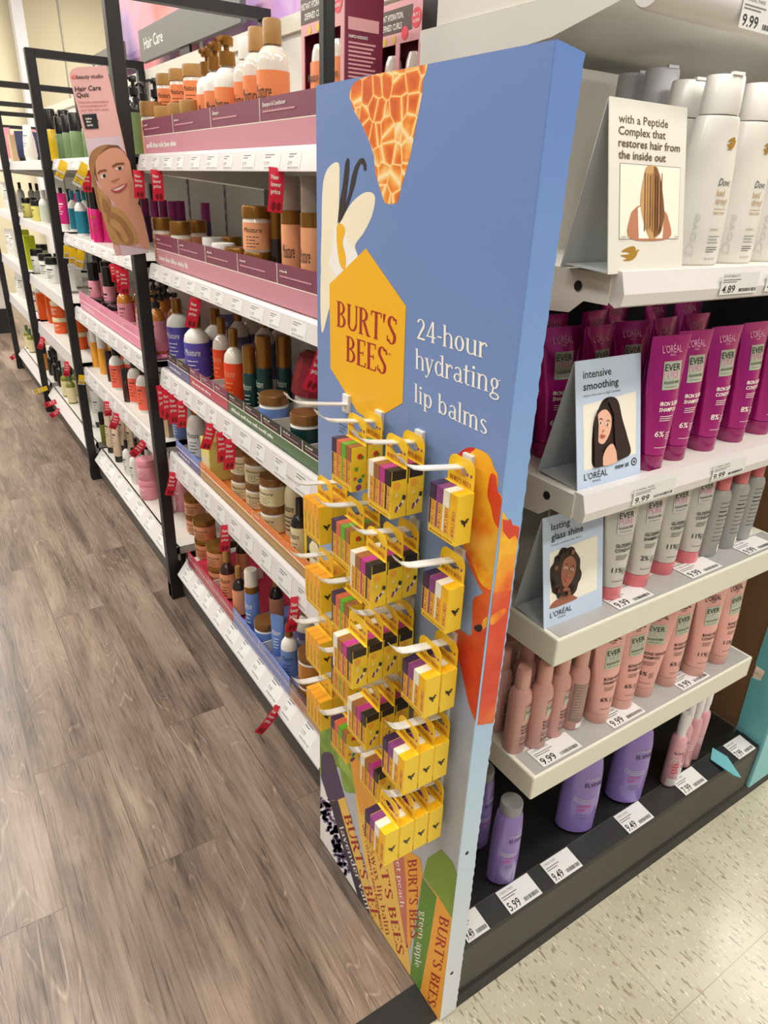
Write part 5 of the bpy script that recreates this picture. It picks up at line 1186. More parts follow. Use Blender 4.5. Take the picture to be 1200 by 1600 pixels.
FACE = -PI / 2
def at(key, px, py, x, z, label, group, rz=0.0, dz=0):
    x = max(x, GX + .021 + KR[key] * 1.06)
    p = onx(px, py, x)
    if KINDS_T[key] != 'box' and not rz: rz = .55 + .25 * math.sin(px * 1.7)
    o = put(key, (x, p.y, z + dz), FACE + rz, label, group)
    PLACED.append([o, x, p.y, round(z, 3), KR[key] * (1.12 if KINDS_T[key] == 'tottle' else 1.0), dz, GX + .021 + KR[key] * 1.06, key, rz])
    return o
# near bay, top shelf
z = 1.405; G = 'orange hair jars on the near top shelf'
at('jar_orange_lone', 238, 180, .645, z, 'orange jar with brown lid standing alone at the tray far end', G)
for k, px in enumerate((259, 281, 303)):
    o = ('first', 'second', 'third')[k]
    at('jar_orange_small', px, 185, .625, z, 'small orange jar, lower one of the %s stack from the far tray end' % o, G)
    at('jar_orange', px + 4, 150, .70, z + .0, 'orange jar in the back row behind the %s small stack, lower' % o, G)
    at('jar_orange', px + 4, 150, .70, z, 'orange jar in the back row behind the %s small stack, upper' % o, G, dz=.1032)
G = 'orange bottles on the near top shelf'
at('pump_orange', 322, 170, .645, z, 'orange lotion bottle with bronze pump nearest the orange jars', G)
at('pump_orange', 341, 170, .64, z, 'orange lotion bottle with bronze pump, middle of three', G)
at('pump_orange', 362, 168, .635, z, 'orange lotion bottle with bronze pump nearest the brown capped shampoo', G)
at('bottle_orange_white', 384, 160, .65, z, 'orange shampoo bottle with a white cap', G)
at('bottle_orange', 405, 160, .65, z, 'orange shampoo bottle with brown cap, beside the white capped bottle', G)
at('bottle_orange', 428, 160, .64, z, 'orange shampoo bottle with brown cap, beside the pink twin pack', G)
def twin():
    t = thing('twin_pack_carton', '', 'box'); w, d, h = .07, .035, .215
    h = .224
    q = MB().box(-w, w, -d + .030, d, 0, h, 'maroon'); q.box(w - .002, w, -d + .0005, -d + .03, 0, h, 'maroon'); q.box(-w, -w + .002, -d + .0005, -d + .03, 0, h, 'maroon'); q.box(-w, w, -d + .0005, -d + .03, h - .002, h, 'maroon'); q.build('box_wall', t)
    q = MB()
    for x0, x1, z0, z1 in ((-w, -w + .010, .04, .165), (-.006, .006, .04, .165), (w - .010, w, .04, .165), (-w, w, 0, .04), (-w, w, .165, h)): q.box(x0, x1, -d, -d + .0018, z0, z1, 'carton_pink')
    q.build('printed_front', t)
    q = MB().poly([(-w, -d - .0004, .181), (w - .03, -d - .0004, .181), (w - .03, -d - .0004, .215), (-w, -d - .0004, .215)], 'tray_brown')
    for cx, cz, rr, m in ((-.04, .171, .006, 'carton_yellow'), (-.012, .172, .006, 'carton_yellow'), (.052, .195, .014, 'tag_red'), (.02, .178, .010, 'tag_red')): q.poly([(cx + rr * math.cos(a), -d - .0005, cz + rr * math.sin(a)) for a in [2 * PI * i / 12 for i in range(12)]], m)
    for s, x, zz, sz, wd in (('INSTANT HYDRATION,', -.067, .200, .009, .082), ('DEFINED CURLS', -.055, .186, .009, .066), ('BUY 2', .043, .197, .005, .018), ('& SAVE', .043, .189, .005, .018)):
        T = sans(s, .03); ww = width(T); q.add([(x + p[0] / ww * wd, -d - .0008, zz + p[1] * sz) for p in T[0]], T[1], 'white_ink')
    q.build('front_lettering', t)
    for x in (-.032, .032):
        X = Matrix.Translation((x, -d + .0145, .034)); q = MB(); q.rings([(0, .0265, .0125), (.094, .0265, .0125)], 'orange_label', 16, X); q.rings([(.094, .0225, .012), (.108, .020, .011), (.118, .013, .009)], 'shea_clear', 16, X); b = q.build('window_bottle', t, smooth=True)
        q = MB(); T = sans(MO, .01, .3); ww = width(T); q.add([(x - .018 + p[0] / ww * .036, -d + .0012, .10 + p[1] * .013) for p in T[0]], T[1], 'ink'); q.build('lettering', b)
    q = MB(); T = sans('SHAMPOO INGREDIENTS', .02); ww = width(T)
    def side(s, zz, sz, wd):
        T = sans(s, .02); ww = width(T); q.add([(w + .0004, -.027 + p[0] / ww * wd, zz + p[1] * sz) for p in T[0]], T[1], 'white_ink')
    side('SHAMPOO INGREDIENTS', .150, .004, .034); side('CONDITIONER INGREDIENTS', .055, .004, .036)
    for k in range(15): q.poly([(w + .0004, -.027, .145 - .0055 * k), (w + .0004, .022 - .004 * (k % 3), .145 - .0055 * k), (w + .0004, .022 - .004 * (k % 3), .1425 - .0055 * k), (w + .0004, -.027, .1425 - .0055 * k)], 'carton_pink')
    q.poly([(w + .0004, -.028, .160), (w + .0004, .027, .160), (w + .0004, .027, .176), (w + .0004, -.028, .176)], 'carton_pink')
    q.build('side_lettering', t)
    return t
KINDS['twin'] = twin
G = 'pink and maroon twin packs on the near top shelf'
TW1 = (onx(448, 80, .62).y, onx(567, 60, .62).y)
put('twin', (.655, (TW1[0] + TW1[1]) / 2, z), FACE, 'pink twin pack cut by the black frame, its maroon side turned toward the display', G)
put('twin', (.80, (TW1[0] + TW1[1]) / 2 - .0, z), FACE, 'pink twin pack set back behind the front twin pack', G)
# near bay, second shelf
z = 1.13; G = 'bottles with plum caps at the back of the near second shelf'
for k, (px, py, x) in enumerate(((229, 345, .80), (243, 345, .76), (257, 345, .82), (271, 345, .80), (284, 345, .85), (322, 345, .88))):
    at('plum_bottle', px, py, x, z, 'dark bottle with plum cap, %s from the far end of the second shelf' % ('first', 'second', 'third', 'fourth', 'fifth', 'sixth, standing apart')[k], G)
G = 'peach jars on the near second shelf'
at('jar_peach_tall', 255, 370, .635, z, 'peach jar with bronze lid nearest the pink quiz sign', G)
at('jar_peach_tall', 284, 380, .63, z, 'peach jar with bronze lid, second from the pink quiz sign', G)
at('jar_peach_tall', 309, 378, .70, z, 'peach jar in shade behind the second jar of the second shelf', G)
at('jar_peach', 360, 372, .74, z, 'peach jar in shade behind the white lidded tubs', G)
at('tub_orange', 334, 395, .665, z, 'orange tub with white lid farther from the blue display', G)
at('tub_orange', 350, 400, .615, z, 'orange tub with white lid in front, beside the low peach jars', G)
at('jar_peach', 373, 410, .62, z, 'low peach jar right next to the orange tub', G)
at('jar_peach', 404, 418, .618, z, 'peach jar at the bottom of the two jar stack', G)
at('jar_peach', 404, 418, .618, z, 'peach jar on top of the two jar stack', G, dz=.0892)
at('oil_bronze', 432, 400, .655, z, 'slim dark oil bottle with bronze cap beside the mousse cans', None)
G = 'peach mousse cans on the near second shelf'
at('can_peach', 456, 400, .625, z, 'peach mousse can with clear cap farther from the blue display', G)
at('can_peach', 487, 410, .615, z, 'peach mousse can with clear cap touching the blue display edge', G)
# near bay, third shelf
z = .841; G = 'violet bottles on the near third shelf'
at('violet_bottle', 281, 535, .66, z, 'violet and white bottle at the far end of the third shelf', G)
at('violet_bottle', 308, 540, .625, z, 'violet and white bottle in front, nearest the red hanging tag', G)
at('violet_bottle', 338, 530, .70, z, 'violet and white bottle set back behind the orange bottles', G)
G = 'red and clear bottles on the near third shelf'
at('red_bottle', 350, 580, .665, z, 'red orange bottle half hidden behind its twin', G)
at('red_bottle', 368, 590, .635, z, 'red orange bottle in front of the third shelf', G)
for k, (px, py, x) in enumerate(((376, 540, .76), (392, 545, .80), (414, 560, .78), (440, 560, .84), (355, 520, .86))):
    at('clear_bottle', px, py, x, z, 'clear bottle with bronze cap in the back rows, %s behind the red bottles' % ('first', 'second', 'third', 'fourth', 'deepest')[k], G)
G = 'dark green bottles on the near third shelf'
at('green_tall', 392, 610, .63, z, 'slim dark green bottle with bronze cap beside the red bottle', G)
at('green_tall_big', 413, 600, .655, z, 'taller dark green bottle with bronze cap behind the blue jar', G)
at('green_tall_big', 444, 600, .70, z, 'dark green bottle with bronze cap beside the crumpled white pouch', G)
at('jar_blue', 428, 630, .63, z, 'blue masque jar with bronze lid on the green tray', None)
at('jar_green', 478, 645, .615, z, 'dark green masque jar with bronze lid touching the display edge', None)
t = thing('paper_pouch', 'crumpled white and dark red pouch near the blue display', 'pouch', tuple(onx(482, 590, .70))[:2] + (z,), FACE)
MB().rings([(0, .05, .03), (.05, .055, .032), (.09, .048, .02), (.10, .052, .018), (.15, .045, .012, .01), (.165, .02, .01, -.02)], 'tent_white', 9).build('paper_bag', t)
MB().rings([(.085, .056, .036), (.12, .05, .03), (.17, .04, .022, .012), (.18, .03, .01, .02)], 'tag_dark_red', 9).build('red_lining', t)
# near bay, fourth shelf
z = .571; G = 'bottles on the near fourth shelf'
at('bottle_blue', 283, 685, .65, z, 'blue bottle with black cap at the far end of the fourth shelf', G)
at('bottle_white', 308, 690, .64, z, 'white bottle with bronze cap beside the blue bottle', G)
at('bottle_white', 334, 690, .70, z, 'white bottle with bronze cap set back behind the red hanging tags', G)
at('box_yellow', 338, 735, .625, z, 'pale yellow box on the orange tray', None)
G = 'cream jars stacked on the near fourth shelf'
for k, (px, py, x) in enumerate(((359, 745, .68), (381, 755, .645), (404, 770, .655), (431, 785, .635))):
    o = ('first', 'second', 'third', 'fourth')[k]
    at('jar_cream', px, py, x, z, 'cream jar with brown lid, lower one of the %s stack from the far end' % o, G)
    at('jar_cream', px, py, x, z, 'cream jar with brown lid, upper one of the %s stack from the far end' % o, G, dz=.0723)
at('bottle_cream', 457, 800, .66, z, 'cream shampoo bottle with brown cap beside the cream jars', None)
at('bottle_dark_cream', 468, 830, .62, z, 'dark bottle with cream label next to the yellow window box', None)
def window_box():
    t = thing('window_box', '', 'box'); w, d, h = .05, .03, .165
    MB().box(-w, w, -d, d, 0, h, 'carton_yellow').build('box_wall', t)
    q = MB().poly([(-.03, -d - .0005, .118), (.03, -d - .0005, .112), (.03, -d - .0005, .145), (-.03, -d - .0005, .15)], 'tray_brown'); q.poly([(-.038, -d - .0005, .02), (.038, -d - .0005, .02), (.038, -d - .0005, .10), (.0, -d - .0005, .112), (-.038, -d - .0005, .10)], 'black_plastic'); q.build('front_print', t)
    q = MB().rings([(.02, .024, .006, 0, -d), (.075, .024, .006, 0, -d), (.09, .012, .004, 0, -d)], 'cream_label', 14); b = q.build('window_bottle', t, smooth=True)
    q = MB(); T = sans(MO, .01, .3); ww = width(T); q.add([(-.02 + p[0] / ww * .04, -d - .0068, .055 + p[1] * .014) for p in T[0]], T[1], 'ink'); q.build('lettering', b)
    return t
KINDS['window_box'] = window_box
put('window_box', (.635, onx(492, 830, .605).y, z), FACE, 'yellow box with a dark window behind the honey coloured lip balms', None)
# near bay, bottom shelf
z = .171; G = 'brown lidded jars stacked on the near bottom shelf'
for k, (px, py, x) in enumerate(((308, 830, .70), (322, 850, .665), (342, 870, .64))):
    o = ('first', 'second', 'third')[k]
    at('jar_brown', px, py, x, z, 'peach jar with brown lid, lower one of the %s bottom shelf stack' % o, G)
    at('jar_brown', px, py, x, z, 'peach jar with brown lid, upper one of the %s bottom shelf stack' % o, G, dz=.0723)
at('jar_brown', 316, 800, .80, z, 'peach jar with brown lid deep behind the bottom shelf stacks', G)
at('bottle_amber', 356, 905, .63, z, 'dark red bottle with brown cap beside the jar stacks', None)
at('bottle_brown', 374, 925, .625, z, 'dark brown bottle with brown cap beside the blue mousse can', None)
at('bottle_brown', 380, 890, .72, z, 'dark brown bottle in shade behind the front brown bottle', None)
at('can_blue', 394, 935, .628, z, 'blue mousse can with clear cap on the bottom shelf', None)
at('jar_blue', 416, 975, .62, z, 'blue jar with shiny brown lid on the bottom shelf', None)
at('bottle_brown', 432, 945, .70, z, 'dark brown bottle in shade behind the blue jar', None)
at('tube_blue', 434, 990, .625, z, 'blue tube on a white cap leaning toward the blue white bottle', None)
at('bottle_blue_white', 452, 1010, .625, z, 'white bottle with blue label on the bottom shelf', None)
at('clear_bottle', 478, 985, .69, z, 'clear bottle with bronze cap behind the yellow jars', None)
at('jar_yellow', 488, 1035, .62, z, 'yellow jar with brown lid, lower of two beside the blue display', None)
at('jar_yellow', 488, 1035, .62, z, 'yellow jar with brown lid, upper of two beside the blue display', None, dz=.0752)

# second bay
def row(key, items, x, z, fmt, group):
    for k, it in enumerate(items):
        px, py = it[0], it[1]; xx = it[2] if len(it) > 2 else x
        at(key, px, py, xx, z, fmt % ('first', 'second', 'third', 'fourth', 'fifth', 'sixth', 'seventh', 'eighth')[k], group)
z = 1.405
row('pump_green', ((213, 185), (196, 185), (182, 185), (172, 190, .70), (203, 180, .72)), .645, z, 'black pump bottle with green label, %s from the quiz sign post', 'black pump bottles with green labels')
row('bottle_green', ((120, 215), (108, 215), (97, 215), (128, 205, .70), (138, 200)), .635, z, 'green bottle with black cap on the second bay top shelf, %s along', 'green bottles on the second bay top shelf')
row('bottle_yellow', ((82, 215), (88, 210, .70)), .635, z, 'yellow oil bottle with black cap, %s beside the green bottles', 'yellow oil bottles')
row('bottle_amber_orange', ((69, 218), (75, 212, .70)), .635, z, 'amber oil bottle with dark cap, %s beside the yellow bottles', 'amber oil bottles')
z = 1.13
row('bottle_magenta', ((147, 350), (160, 358), (172, 366, .66), (184, 372, .66)), .635, z, 'magenta bottle with black cap, %s from the teal sprays', 'magenta bottles on the second bay')
row('pump_teal', ((127, 340), (116, 336, .66)), .635, z, 'white and teal spray bottle, %s from the magenta bottles', 'teal spray bottles')
at('tube_hotpink', 100, 335, .635, z, 'hot pink tube next to the teal sprays', None)
at('bottle_mint', 86, 325, .635, z, 'mint and white bottle beside the second black frame', None)
row('bottle_black', ((120, 290, .78), (105, 288, .78), (92, 285, .80)), .78, z, 'black bottle in shade at the back of the second shelf, %s along', 'black bottles behind the teal sprays')
z = .841
row('tube_pink_black', ((147, 440), (166, 450, .65), (155, 432, .72)), .64, z, 'pink bottle under a tall black cap, %s on the pink tray', 'pink bottles with tall black caps')
row('jar_pink_black', ((164, 468), (172, 472), (181, 478)), .64, z, 'pink jar with black lid, %s from the tall pink bottles', 'pink jars with black lids')
row('pump_pink', ((197, 475), (226, 500, .63), (246, 505, .63), (238, 490, .72), (262, 495, .72)), .63, z, 'amber pump bottle with pink label, %s along the pink tray', 'pink label pump bottles')
row('box_grey', ((108, 455), (118, 450, .70)), .64, z, 'white hair box with grey print, %s one beyond the pink tray', 'white hair boxes')
row('bottle_black', ((106, 425, .74), (116, 428, .76)), .74, z, 'black bottle standing behind the white hair boxes, %s along', 'black bottles behind the white hair boxes')
z = .56
row('bottle_orange_tall', ((151, 565), (163, 575)), .635, z, 'orange oil bottle, %s beside the coral bottles', 'orange oil bottles')
at('bottle_coral_dark', 174, 590, .63, z, 'dark oil bottle between the orange and coral bottles', None)
row('bottle_coral', ((186, 585), (211, 625), (229, 640, .64), (199, 590, .72), (222, 610, .72), (176, 570, .74)), .635, z, 'coral bottle with black cap, %s from the orange oil bottles', 'coral bottles on the second bay')
row('bottle_coral_dark', ((198, 605),), .61, z, 'dark oil bottle in front of the coral bottles, %s one', None)
t = at('box_tan', 258, 685, .60, z, 'tan gold hair box beside the quiz sign post', None, rz=.5)
z = .165
row('tube_white', ((147, 685), (156, 690, .66)), .635, z, 'white hair tube on black cap, %s from the third black frame', 'white hair tubes')
at('bottle_gold_thin', 164, 695, .63, z, 'thin olive bottle with black cap beside the beige tubes', None)
row('tube_beige', ((173, 695), (184, 705)), .63, z, 'beige tube on black cap, %s from the olive bottle', 'beige hair tubes')
row('bottle_white_black', ((199, 715), (210, 730), (217, 735, .66)), .63, z, 'white serum bottle with black cap, %s from the beige tubes', 'white serum bottles')
for dz, l in ((0, 'lower'), (.0852, 'upper')): at('jar_rose', 232, 760, .635, z, 'rose jar, %s one of the stack by the quiz sign post' % l, 'rose jars', dz=dz)
row('bottle_rose', ((262, 800, .655), (275, 780, .76), (250, 770, .72)), .66, z, 'rose serum bottle with black cap, %s past the quiz sign post', 'rose serum bottles')
# third and last bay
z = 1.405
row('pouch_navy', ((34, 225), (40, 222, .70)), .635, z, 'navy pouch on the third bay top shelf, %s along', 'navy pouches')
row('box_tan', ((20, 220, .66), (27, 218, .70)), .66, z, 'tan comb box on the third bay top shelf, %s along', 'tan comb boxes')
row('pouch_white', ((47, 232),), .63, z, 'white bag on the third bay top shelf beside the navy pouches, %s one', None)
row('pouch_pink', ((5, 200, .66), (22, 185, .80), (42, 185, .80)), .66, z, 'pink bath puff pack on the far top shelf, %s along', 'pink bath puff packs')
z = 1.13
row('tub_yellow', ((43, 325), (52, 328, .68), (62, 335)), .635, z, 'pale yellow tub with black lid on the third bay, %s along', 'pale yellow tubs')
row('bottle_mint', ((70, 330), (75, 328, .68)), .635, z, 'mint and white bottle on the third bay, %s before the black frame', 'mint bottles on the third bay')
row('bottle_silver', ((48, 295, .80), (58, 297, .80), (30, 290, .75)), .80, z, 'silver bottle at the back of the third bay, %s along', 'silver bottles at the back of the third bay')
z = .83
row('can_white_black', ((62, 425), (75, 432), (86, 440), (70, 420, .72)), .64, z, 'white tub with black lid on the third bay, %s along', 'white tubs with black lids')
row('box_lime', ((48, 395), (41, 390, .68)), .635, z, 'lime hair box on the third bay, %s along', 'lime hair boxes')
z = .56
row('box_orange', ((70, 495), (83, 490, .66)), .63, z, 'orange hair box on the third bay, %s along', 'orange hair boxes')
for k, (px, py) in enumerate(((96, 505), (123, 530))):
    for dz, l in ((0, 'lower'), (.0852, 'upper')): at('jar_orange_tan', px, py, .645, z, 'orange tub with tan lid, %s one of the %s stack' % (l, ('farther', 'nearer')[k]), 'orange tubs with tan lids', dz=dz)
row('jar_purple_tan', ((50, 475), (58, 482), (62, 470, .7)), .635, z, 'purple and cream tub on the third bay, %s along', 'purple and cream tubs')
z = .165
row('bottle_amber_orange', ((74, 585),), .635, z, 'amber bottle at the far end of the third bay bottom shelf, %s one', None)
row('bottle_black', ((84, 590), (92, 600), (99, 610), (88, 580, .72)), .65, z, 'black bottle on the third bay bottom shelf, %s along', 'black bottles on the third bay')
row('bottle_olive', ((108, 632), (117, 645)), .635, z, 'olive bottle with green cap before the third black frame, %s one', 'olive bottles on the third bay')
for zz, its in ((1.13, ((12, 300), (18, 305))), (.83, ((22, 410), (28, 415))), (.56, ((36, 475), (41, 480)))):
    row('pouch_white', its, .64, zz, 'white bag on the last bay at %d centimetres, %%s along' % int(zz * 100), 'white bags on the last bay')
row('bottle_olive', ((44, 530), (50, 540)), .64, .165, 'olive bottle on the last bay bottom shelf, %s along', 'olive bottles on the last bay')

# keep neighbours from touching, then set the card dividers into the gaps that are left
for r_ in list(PLACED):
    if 2.2 < r_[2] < 4.6 and r_[5] == 0 and r_[1] < .67 and KINDS_T[r_[7]] != 'box' and len(r_[0]['label'].split()) <= 14:
        kx = r_[1] + r_[4] * 2.3
        o = put(r_[7], (kx, r_[2], r_[0].location.z), FACE + r_[8], r_[0]['label'] + ', rear row', r_[0].get('group'))
        PLACED.append([o, kx, r_[2], r_[3], r_[4], 0, r_[6], r_[7], r_[8]])
bodies = {}
for r_ in PLACED: bodies.setdefault((r_[1], r_[2], r_[3]), []).append(r_)
BL = [[k[0], k[1], k[2], max(r_[4] for r_ in v), v[0][6], v] for k, v in bodies.items()]
for it in range(300):
    for i, a in enumerate(BL):
        for b in BL[i + 1:]:
            if a[2] != b[2]: continue
            dx, dy = b[0] - a[0], b[1] - a[1]; d = math.hypot(dx, dy); m = a[3] + b[3] + .0012
            if d < m:
                if d < 1e-6: dy = d = 1e-6
                k = (m - d) / d * .5
                a[0] = max(a[4], a[0] - dx * k); a[1] -= dy * k; b[0] = max(b[4], b[0] + dx * k); b[1] += dy * k
for bx_, by_, bz_, br_, bm_, v in BL:
    for r_ in v: r_[0].location.x = bx_; r_[0].location.y = by_
for t, tx_, tz_, ty_, yy, dp, hh in DIVS:
    for off in [s * k * .004 for k in range(16) for s in (1, -1)]:
        Y = ty_ + yy + off
        if all(abs(b[1] - Y) > b[3] + .002 or b[0] - b[3] > tx_ + dp or abs(b[2] - tz_) > .02 for b in BL):
            MB().box(.003, dp, yy + off - .001, yy + off + .001, .004, hh, 'tent_white').build('divider', t); break
# ------------------------------------------------------------------ hanging tags
def flag(px0, py0, px1, py1, label, kind='red', w=.029, x=None, back=0.0):
    A = onx(px0, py0, x or GX - .008); B = ony(px1, py1, A.y - back)
    d = B - A; side = d.cross(Vector((0, 1, 0))).normalized(); 
    if side.x < 0: side = -side
    L = d.length; dn = d.normalized(); nrm = side.cross(dn).normalized(); nrm = nrm if nrm.y < 0 else -nrm
    t = thing('price_flag', label, 'tag', A, 0, 'red hanging price tags' if kind == 'red' else 'yellow hanging price tags')
    P = lambda u, v, l: side * ((u - .5) * w) + dn * (v * L) + nrm * (.0006 * math.sin(v * 3) * 6 + l * .0003)
    q = MB(); vs = []; fs = []
    for j in range(7): vs += [P(0, j / 6, 0), P(1, j / 6, 0)]
    for j in range(6): fs.append((2 * j, 2 * j + 1, 2 * j + 3, 2 * j + 2))
    q.add(vs, fs, 'tag_red' if kind == 'red' else 'tag_yellow')
    if kind == 'yellow': q.poly([P(0, .55, 1), P(1, .55, 1), P(1, 1, 1), P(0, 1, 1)], 'paper')
    q.build('card', t)
    q = MB()
    if kind == 'red':
        for i, s in enumerate(('New', 'lower', 'price')):
            T = sans(s, .04); ww = width(T); wd = (.5, .66, .62)[i]
            q.add([P(.14 + p[0] / ww * wd, .26 + .16 * i - p[1] * .11, 1) for p in T[0]], T[1], 'white_ink')
        for c in (.38, .72): q.poly([P(c + .15 * math.cos(a), .86 + .1 * math.sin(a), 1) for a in [2 * PI * i / 12 for i in range(12)]], 'tag_dark_red')
    else:
        for k in range(3): q.poly([P(.2, .66 + .1 * k, 2), P(.8 - .2 * (k % 2), .66 + .1 * k, 2), P(.8 - .2 * (k % 2), .69 + .1 * k, 2), P(.2, .69 + .1 * k, 2)], 'grey_ink')
    q.build('lettering', t)
    return t
for a in ((432, 262, 429, 332, 'red price tag hanging over the peach mousse cans'), (244, 265, 248, 314, 'red price tag hanging just right of the pictured face on the quiz sign'), (216, 266, 218, 310, 'red price tag hanging behind the edge of the quiz sign'),
          (306, 466, 297, 512, 'red price tag hanging over the violet bottles'), (506, 548, 482, 610, 'red price tag tilted in front of the crumpled pouch'),
          (251, 602, 257, 652, 'red price tag, first of the row beside the quiz sign post'), (260, 609, 263, 656, 'red price tag, second of the row beside the quiz sign post'), (270, 616, 272, 662, 'red price tag, third of the row beside the quiz sign post'), (284, 626, 284, 668, 'red price tag, fourth of the row over the blue bottle'),
          (331, 662, 320, 702, 'red price tag tilted over the white bottles of the fourth shelf'), (346, 675, 348, 722, 'red price tag straight above the pale yellow box'), (360, 686, 357, 734, 'red price tag straight above the first cream jar stack'),
          (272, 738, 264, 774, 'red price tag hanging above the rose serum bottle'), (353, 820, 350, 862, 'red price tag hanging in front of the dark red bottle'), (463, 932, 454, 987, 'red price tag hanging above the blue white bottle'), (436, 1103, 403, 1146, 'red price tag sticking out over the wooden floor'),
          (134, 262, 137, 300, 'red price tag over the magenta bottles of the second bay'), (177, 412, 182, 440, 'red price tag, first in front of the pink tray'), (185, 416, 190, 455, 'red price tag, second in front of the pink tray'), (193, 421, 195, 460, 'red price tag, third in front of the pink tray'), (219, 430, 216, 458, 'red price tag nearest the post in front of the pink tray'),
          (168, 627, 169, 650, 'red price tag hanging straight over the beige tubes'), (184, 646, 175, 670, 'red price tag tilted over the beige tubes'), (226, 690, 206, 712, 'red price tag tilted over the white serum bottles'), (88, 627, 70, 633, 'red price tag sticking out low at the third bay'), (94, 640, 79, 651, 'red price tag sticking out lowest at the third bay'),
          (67, 527, 62, 545, 'red price tag above the amber bottle of the third bay'), (106, 565, 103, 588, 'red price tag above the black bottles of the third bay'), (27, 552, 17, 561, 'red price tag sticking out farthest, at the last bay')):
    flag(*a)
for a in ((101, 252, 91, 280, 'yellow price tag under the green bottles of the top shelf'), (134, 256, 119, 290, 'yellow price tag beside the left edge of the quiz sign'), (105, 384, 105, 404, 'yellow price tag, first of three under the hot pink tube'), (114, 387, 113, 414, 'yellow price tag, second of three under the hot pink tube'), (127, 391, 122, 420, 'yellow price tag, third of three under the teal sprays'), (128, 586, 127, 601, 'yellow price tag beside the second black frame, low'), (74, 606, 51, 613, 'yellow price tag sticking out low over the floor')):
    flag(*a, kind='yellow')

# ------------------------------------------------------------------ quiz sign on the second frame
YQ = 2.114
t = thing('quiz_sign', 'tall pink hair care quiz sign with a smiling face on the black post', 'sign', (.53, YQ, 1.2))
QB = Vector((.53, YQ, 1.2))
def qf(x, y, l):
    p = ony(x, y, YQ - .003 - l * .0002); return tuple(p - QB)
q1 = lambda x, y: (x / 4, y / 4)                       # zoomed picture -> photograph
q2 = lambda x, y: (x / 4.615, 240 + y / 4.615)
outl = [(108.5, 118), (109.5, 112), (113, 108), (120, 105), (166, 102.5), (233, 395), (181, 400)]
q = MB(); q.extr([Vector(qf(x, y, 0)) + Vector((0, .0005, 0)) for x, y in outl], (0, .003, 0), 'quiz_pink'); q.build('sign_board', t)
p = Print(qf)
p.poly([q1(530, 865), q1(755, 850), q1(790, 1000), q1(560, 1010)], 'quiz_lilac')
def Q(pts, m, n=4): p.blob([q2(*a) for a in pts], m, n)
p.poly([q2(*a) for a in ((650, 60), (650, 20), (700, -20), (760, -65), (850, -60), (900, -10), (940, 60), (950, 130), (700, 200))], 'hair_brown')
Q([(640, 80), (660, -10), (720, -55), (780, -60), (740, -20), (690, 60), (680, 170), (720, 260), (790, 330), (800, 400), (720, 420), (680, 260)], 'hair_blonde')
Q([(690, 60), (730, 0), (800, -40), (870, -30), (925, 40), (945, 110), (960, 190), (990, 270), (1000, 350), (950, 380), (900, 360), (840, 350), (780, 310), (735, 250), (700, 170)], 'skin')
Q([(850, 330), (960, 350), (1010, 380), (1050, 520), (1080, 690), (1000, 640), (900, 500), (830, 390)], 'skin')
Q([(700, 240), (760, 300), (800, 370), (880, 410), (930, 470), (980, 560), (1000, 640), (900, 660), (810, 640), (760, 520), (730, 400)], 'hair_lite')
Q([(770, 420), (850, 440), (910, 500), (960, 590), (960, 650), (880, 640), (830, 560), (780, 500)], 'hair_blonde')
Q([(735, 330), (760, 330), (800, 390), (790, 430), (750, 420)], 'hair_blonde')
Q([(800, 470), (860, 500), (900, 560), (930, 630), (900, 640), (860, 570), (800, 520)], 'hair_lite')
Q([(722, 165), (745, 145), (768, 152), (760, 170), (738, 182)], 'eye_white'); Q([(742, 150), (762, 150), (760, 170), (744, 172)], 'hair_dark')
Q([(830, 112), (855, 95), (888, 98), (880, 112), (850, 120)], 'eye_white'); Q([(852, 97), (876, 97), (874, 114), (855, 116)], 'hair_dark')
p.poly([q2(*a) for a in ((702, 140), (720, 120), (760, 112), (775, 125), (730, 130), (708, 150))], 'hair_brown'); p.poly([q2(*a) for a in ((805, 90), (840, 68), (890, 65), (900, 76), (850, 80), (815, 100))], 'hair_brown')
Q([(800, 195), (820, 205), (850, 190), (865, 175), (845, 180), (820, 190)], 'skin_tan')
Q([(800, 262), (840, 245), (870, 228), (915, 215), (905, 245), (870, 275), (830, 282)], 'lip'); Q([(815, 262), (850, 248), (900, 224), (890, 240), (850, 265)], 'eye_white')
p.poly([q2(*a) for a in ((860, 655), (980, 680), (1070, 690), (1075, 715), (880, 740))], 'quiz_lilac')
p.mb.build('portrait_picture', t)
p = Print(qf); p.k = 6
p.text(sans('beauty studio', .015), q1(478, 493), q1(645, 487), q1(476, 466), 'ink'); p.text(sans('Hair Care', .025), q1(470, 572), q1(632, 562), q1(467, 540), 'ink'); p.text(sans('Quiz', .025), q1(480, 608), q1(558, 604), q1(477, 578), 'ink')
for k, (s, w) in enumerate((('Discover personalized', 185), ('recommendations for', 175), ('your hair care needs.', 178))): p.text(sans(s), q1(492 + 6 * k, 646 + 24 * k), q1(492 + 6 * k + w, 640 + 24 * k), q1(491 + 6 * k, 632 + 24 * k), 'logo_red')
p.poly([q1(512, 716), q1(602, 710), q1(618, 802), q1(535, 806)], 'ink'); p.poly([q1(602, 742), q1(616, 755), q1(606, 770)], 'ink')
for k, s in enumerate(('take', 'the', 'quiz')): p.text(sans(s, .03), q1(534 + 5 * k, 748 + 20 * k), q1(534 + 5 * k + (40, 30, 38)[k], 746 + 20 * k), q1(532 + 5 * k, 734 + 20 * k), 'white_ink')
p.mb.build('lettering', t)
p = Print(qf); p.k = 6; e = lambda r: [q1(461 + r * math.cos(a), 481 + r * math.sin(a)) for a in [2 * PI * i / 18 for i in range(18)]]
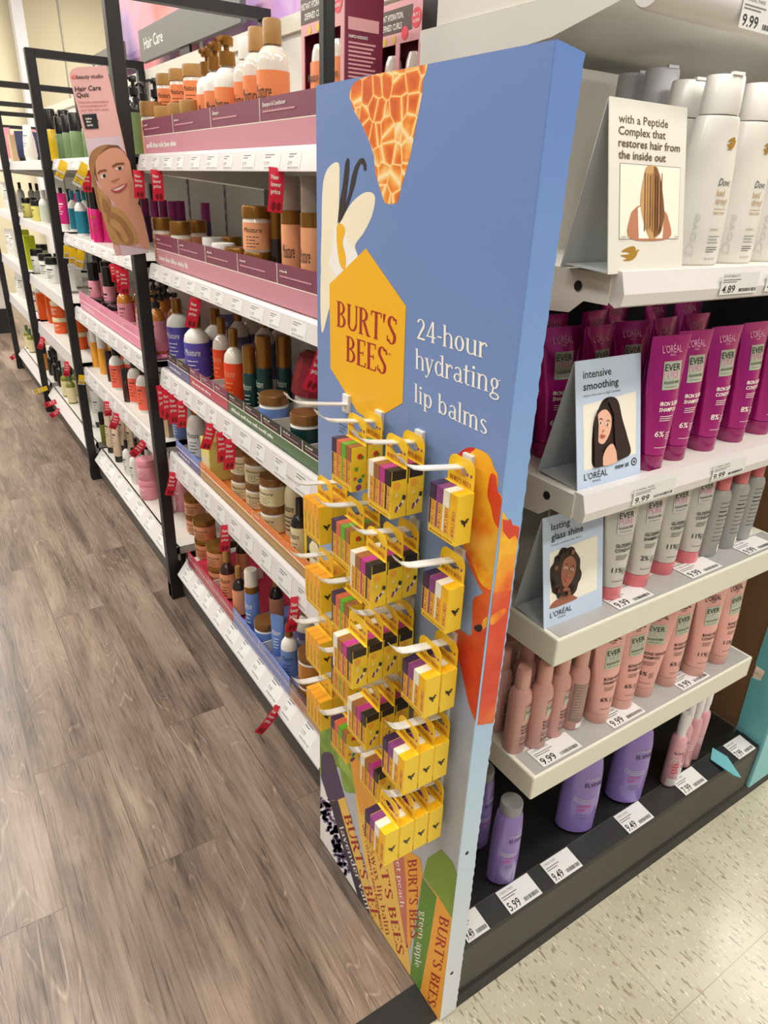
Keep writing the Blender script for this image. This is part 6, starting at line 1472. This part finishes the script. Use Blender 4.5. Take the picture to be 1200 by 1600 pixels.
p.poly(e(13), 'tag_red'); p.poly(e(9), 'quiz_pink'); p.poly(e(4.5), 'tag_red'); p.mb.build('bullseye_emblem', t)
MB().box(.0, .045, .0036, .0066, -.03, .02, 'clear_plastic').build('clip', t)

# ------------------------------------------------------------------ signs above the aisle shelves
def hang_sign(y0, y1, z0, z1, x, label):
    t = thing('aisle_sign', label, 'sign', (x, (y0 + y1) / 2, z0), 0, 'grey aisle signs'); h = (y1 - y0) / 2
    MB().box(0, .02, -h, h, 0, z1 - z0, 'sign_grey').build('board', t)
    q = MB(); T = sans('Hair Care', .02); w = width(T); s = (z1 - z0) * .36
    q.add([(-.0008, h - .07 - p[0] / w * .25, (z1 - z0) * .36 + p[1] * s) for p in T[0]], T[1], 'white_ink'); q.build('lettering', t)
    MB().box(.005, .015, -h * .1, h * .1, -.03, 0, 'black_metal').build('foot', t)
hang_sign(2.36, 3.44, 1.792, 1.905, 1.0, 'long grey hair care sign above the second bay')
hang_sign(3.72, 4.30, 1.80, 1.905, 1.0, 'short grey sign beyond the long hair care sign')
for y0, y1, m, l in ((2.93, 4.06, 'billboard', 'large coral close up picture board above the second bay'), (1.9, 2.90, 'billboard_lilac', 'lilac and pink picture board above the near bay')):
    t = thing('picture_board', l, 'picture', (1.075, (y0 + y1) / 2, 1.70)); h = (y1 - y0) / 2
    MB().box(0, .03, -h, h, 0, .75, 'white_paint').build('board', t)
    q = MB().poly([(-.001, -h + .012, .02), (-.001, h - .012, .02), (-.001, h - .012, .74), (-.001, -h + .012, .74)], m); q.build('picture', t)
# ------------------------------------------------------------------ far end: another low shelf unit across the aisle
t = thing('end_unit', 'low white display unit on a black base at the far end of the aisle', 'display unit', (.15, 7.36, 0))
MB().box(-.9, .55, 0, .45, 0, .22, 'black_metal').build('base', t)
MB().box(-.9, .55, .03, .45, .22, 1.7, 'back_white').build('cabinet', t)
for zz in (.5, .8, 1.1, 1.4): MB().box(-.9, .55, -.05, .03, zz, zz + .03, 'white_paint').build('shelf_board', t)
def _dupes():
    seen = {}
    for o in S.objects:
        if o.parent is None and 'label' in o: seen.setdefault(o['label'], []).append(o.name)
    for k, v in seen.items():
        n = len(k.split())
        if len(v) > 1 or not 4 <= n <= 16: print('LABEL?', len(v), n, k)
_dupes()
print('objects', len(S.objects))
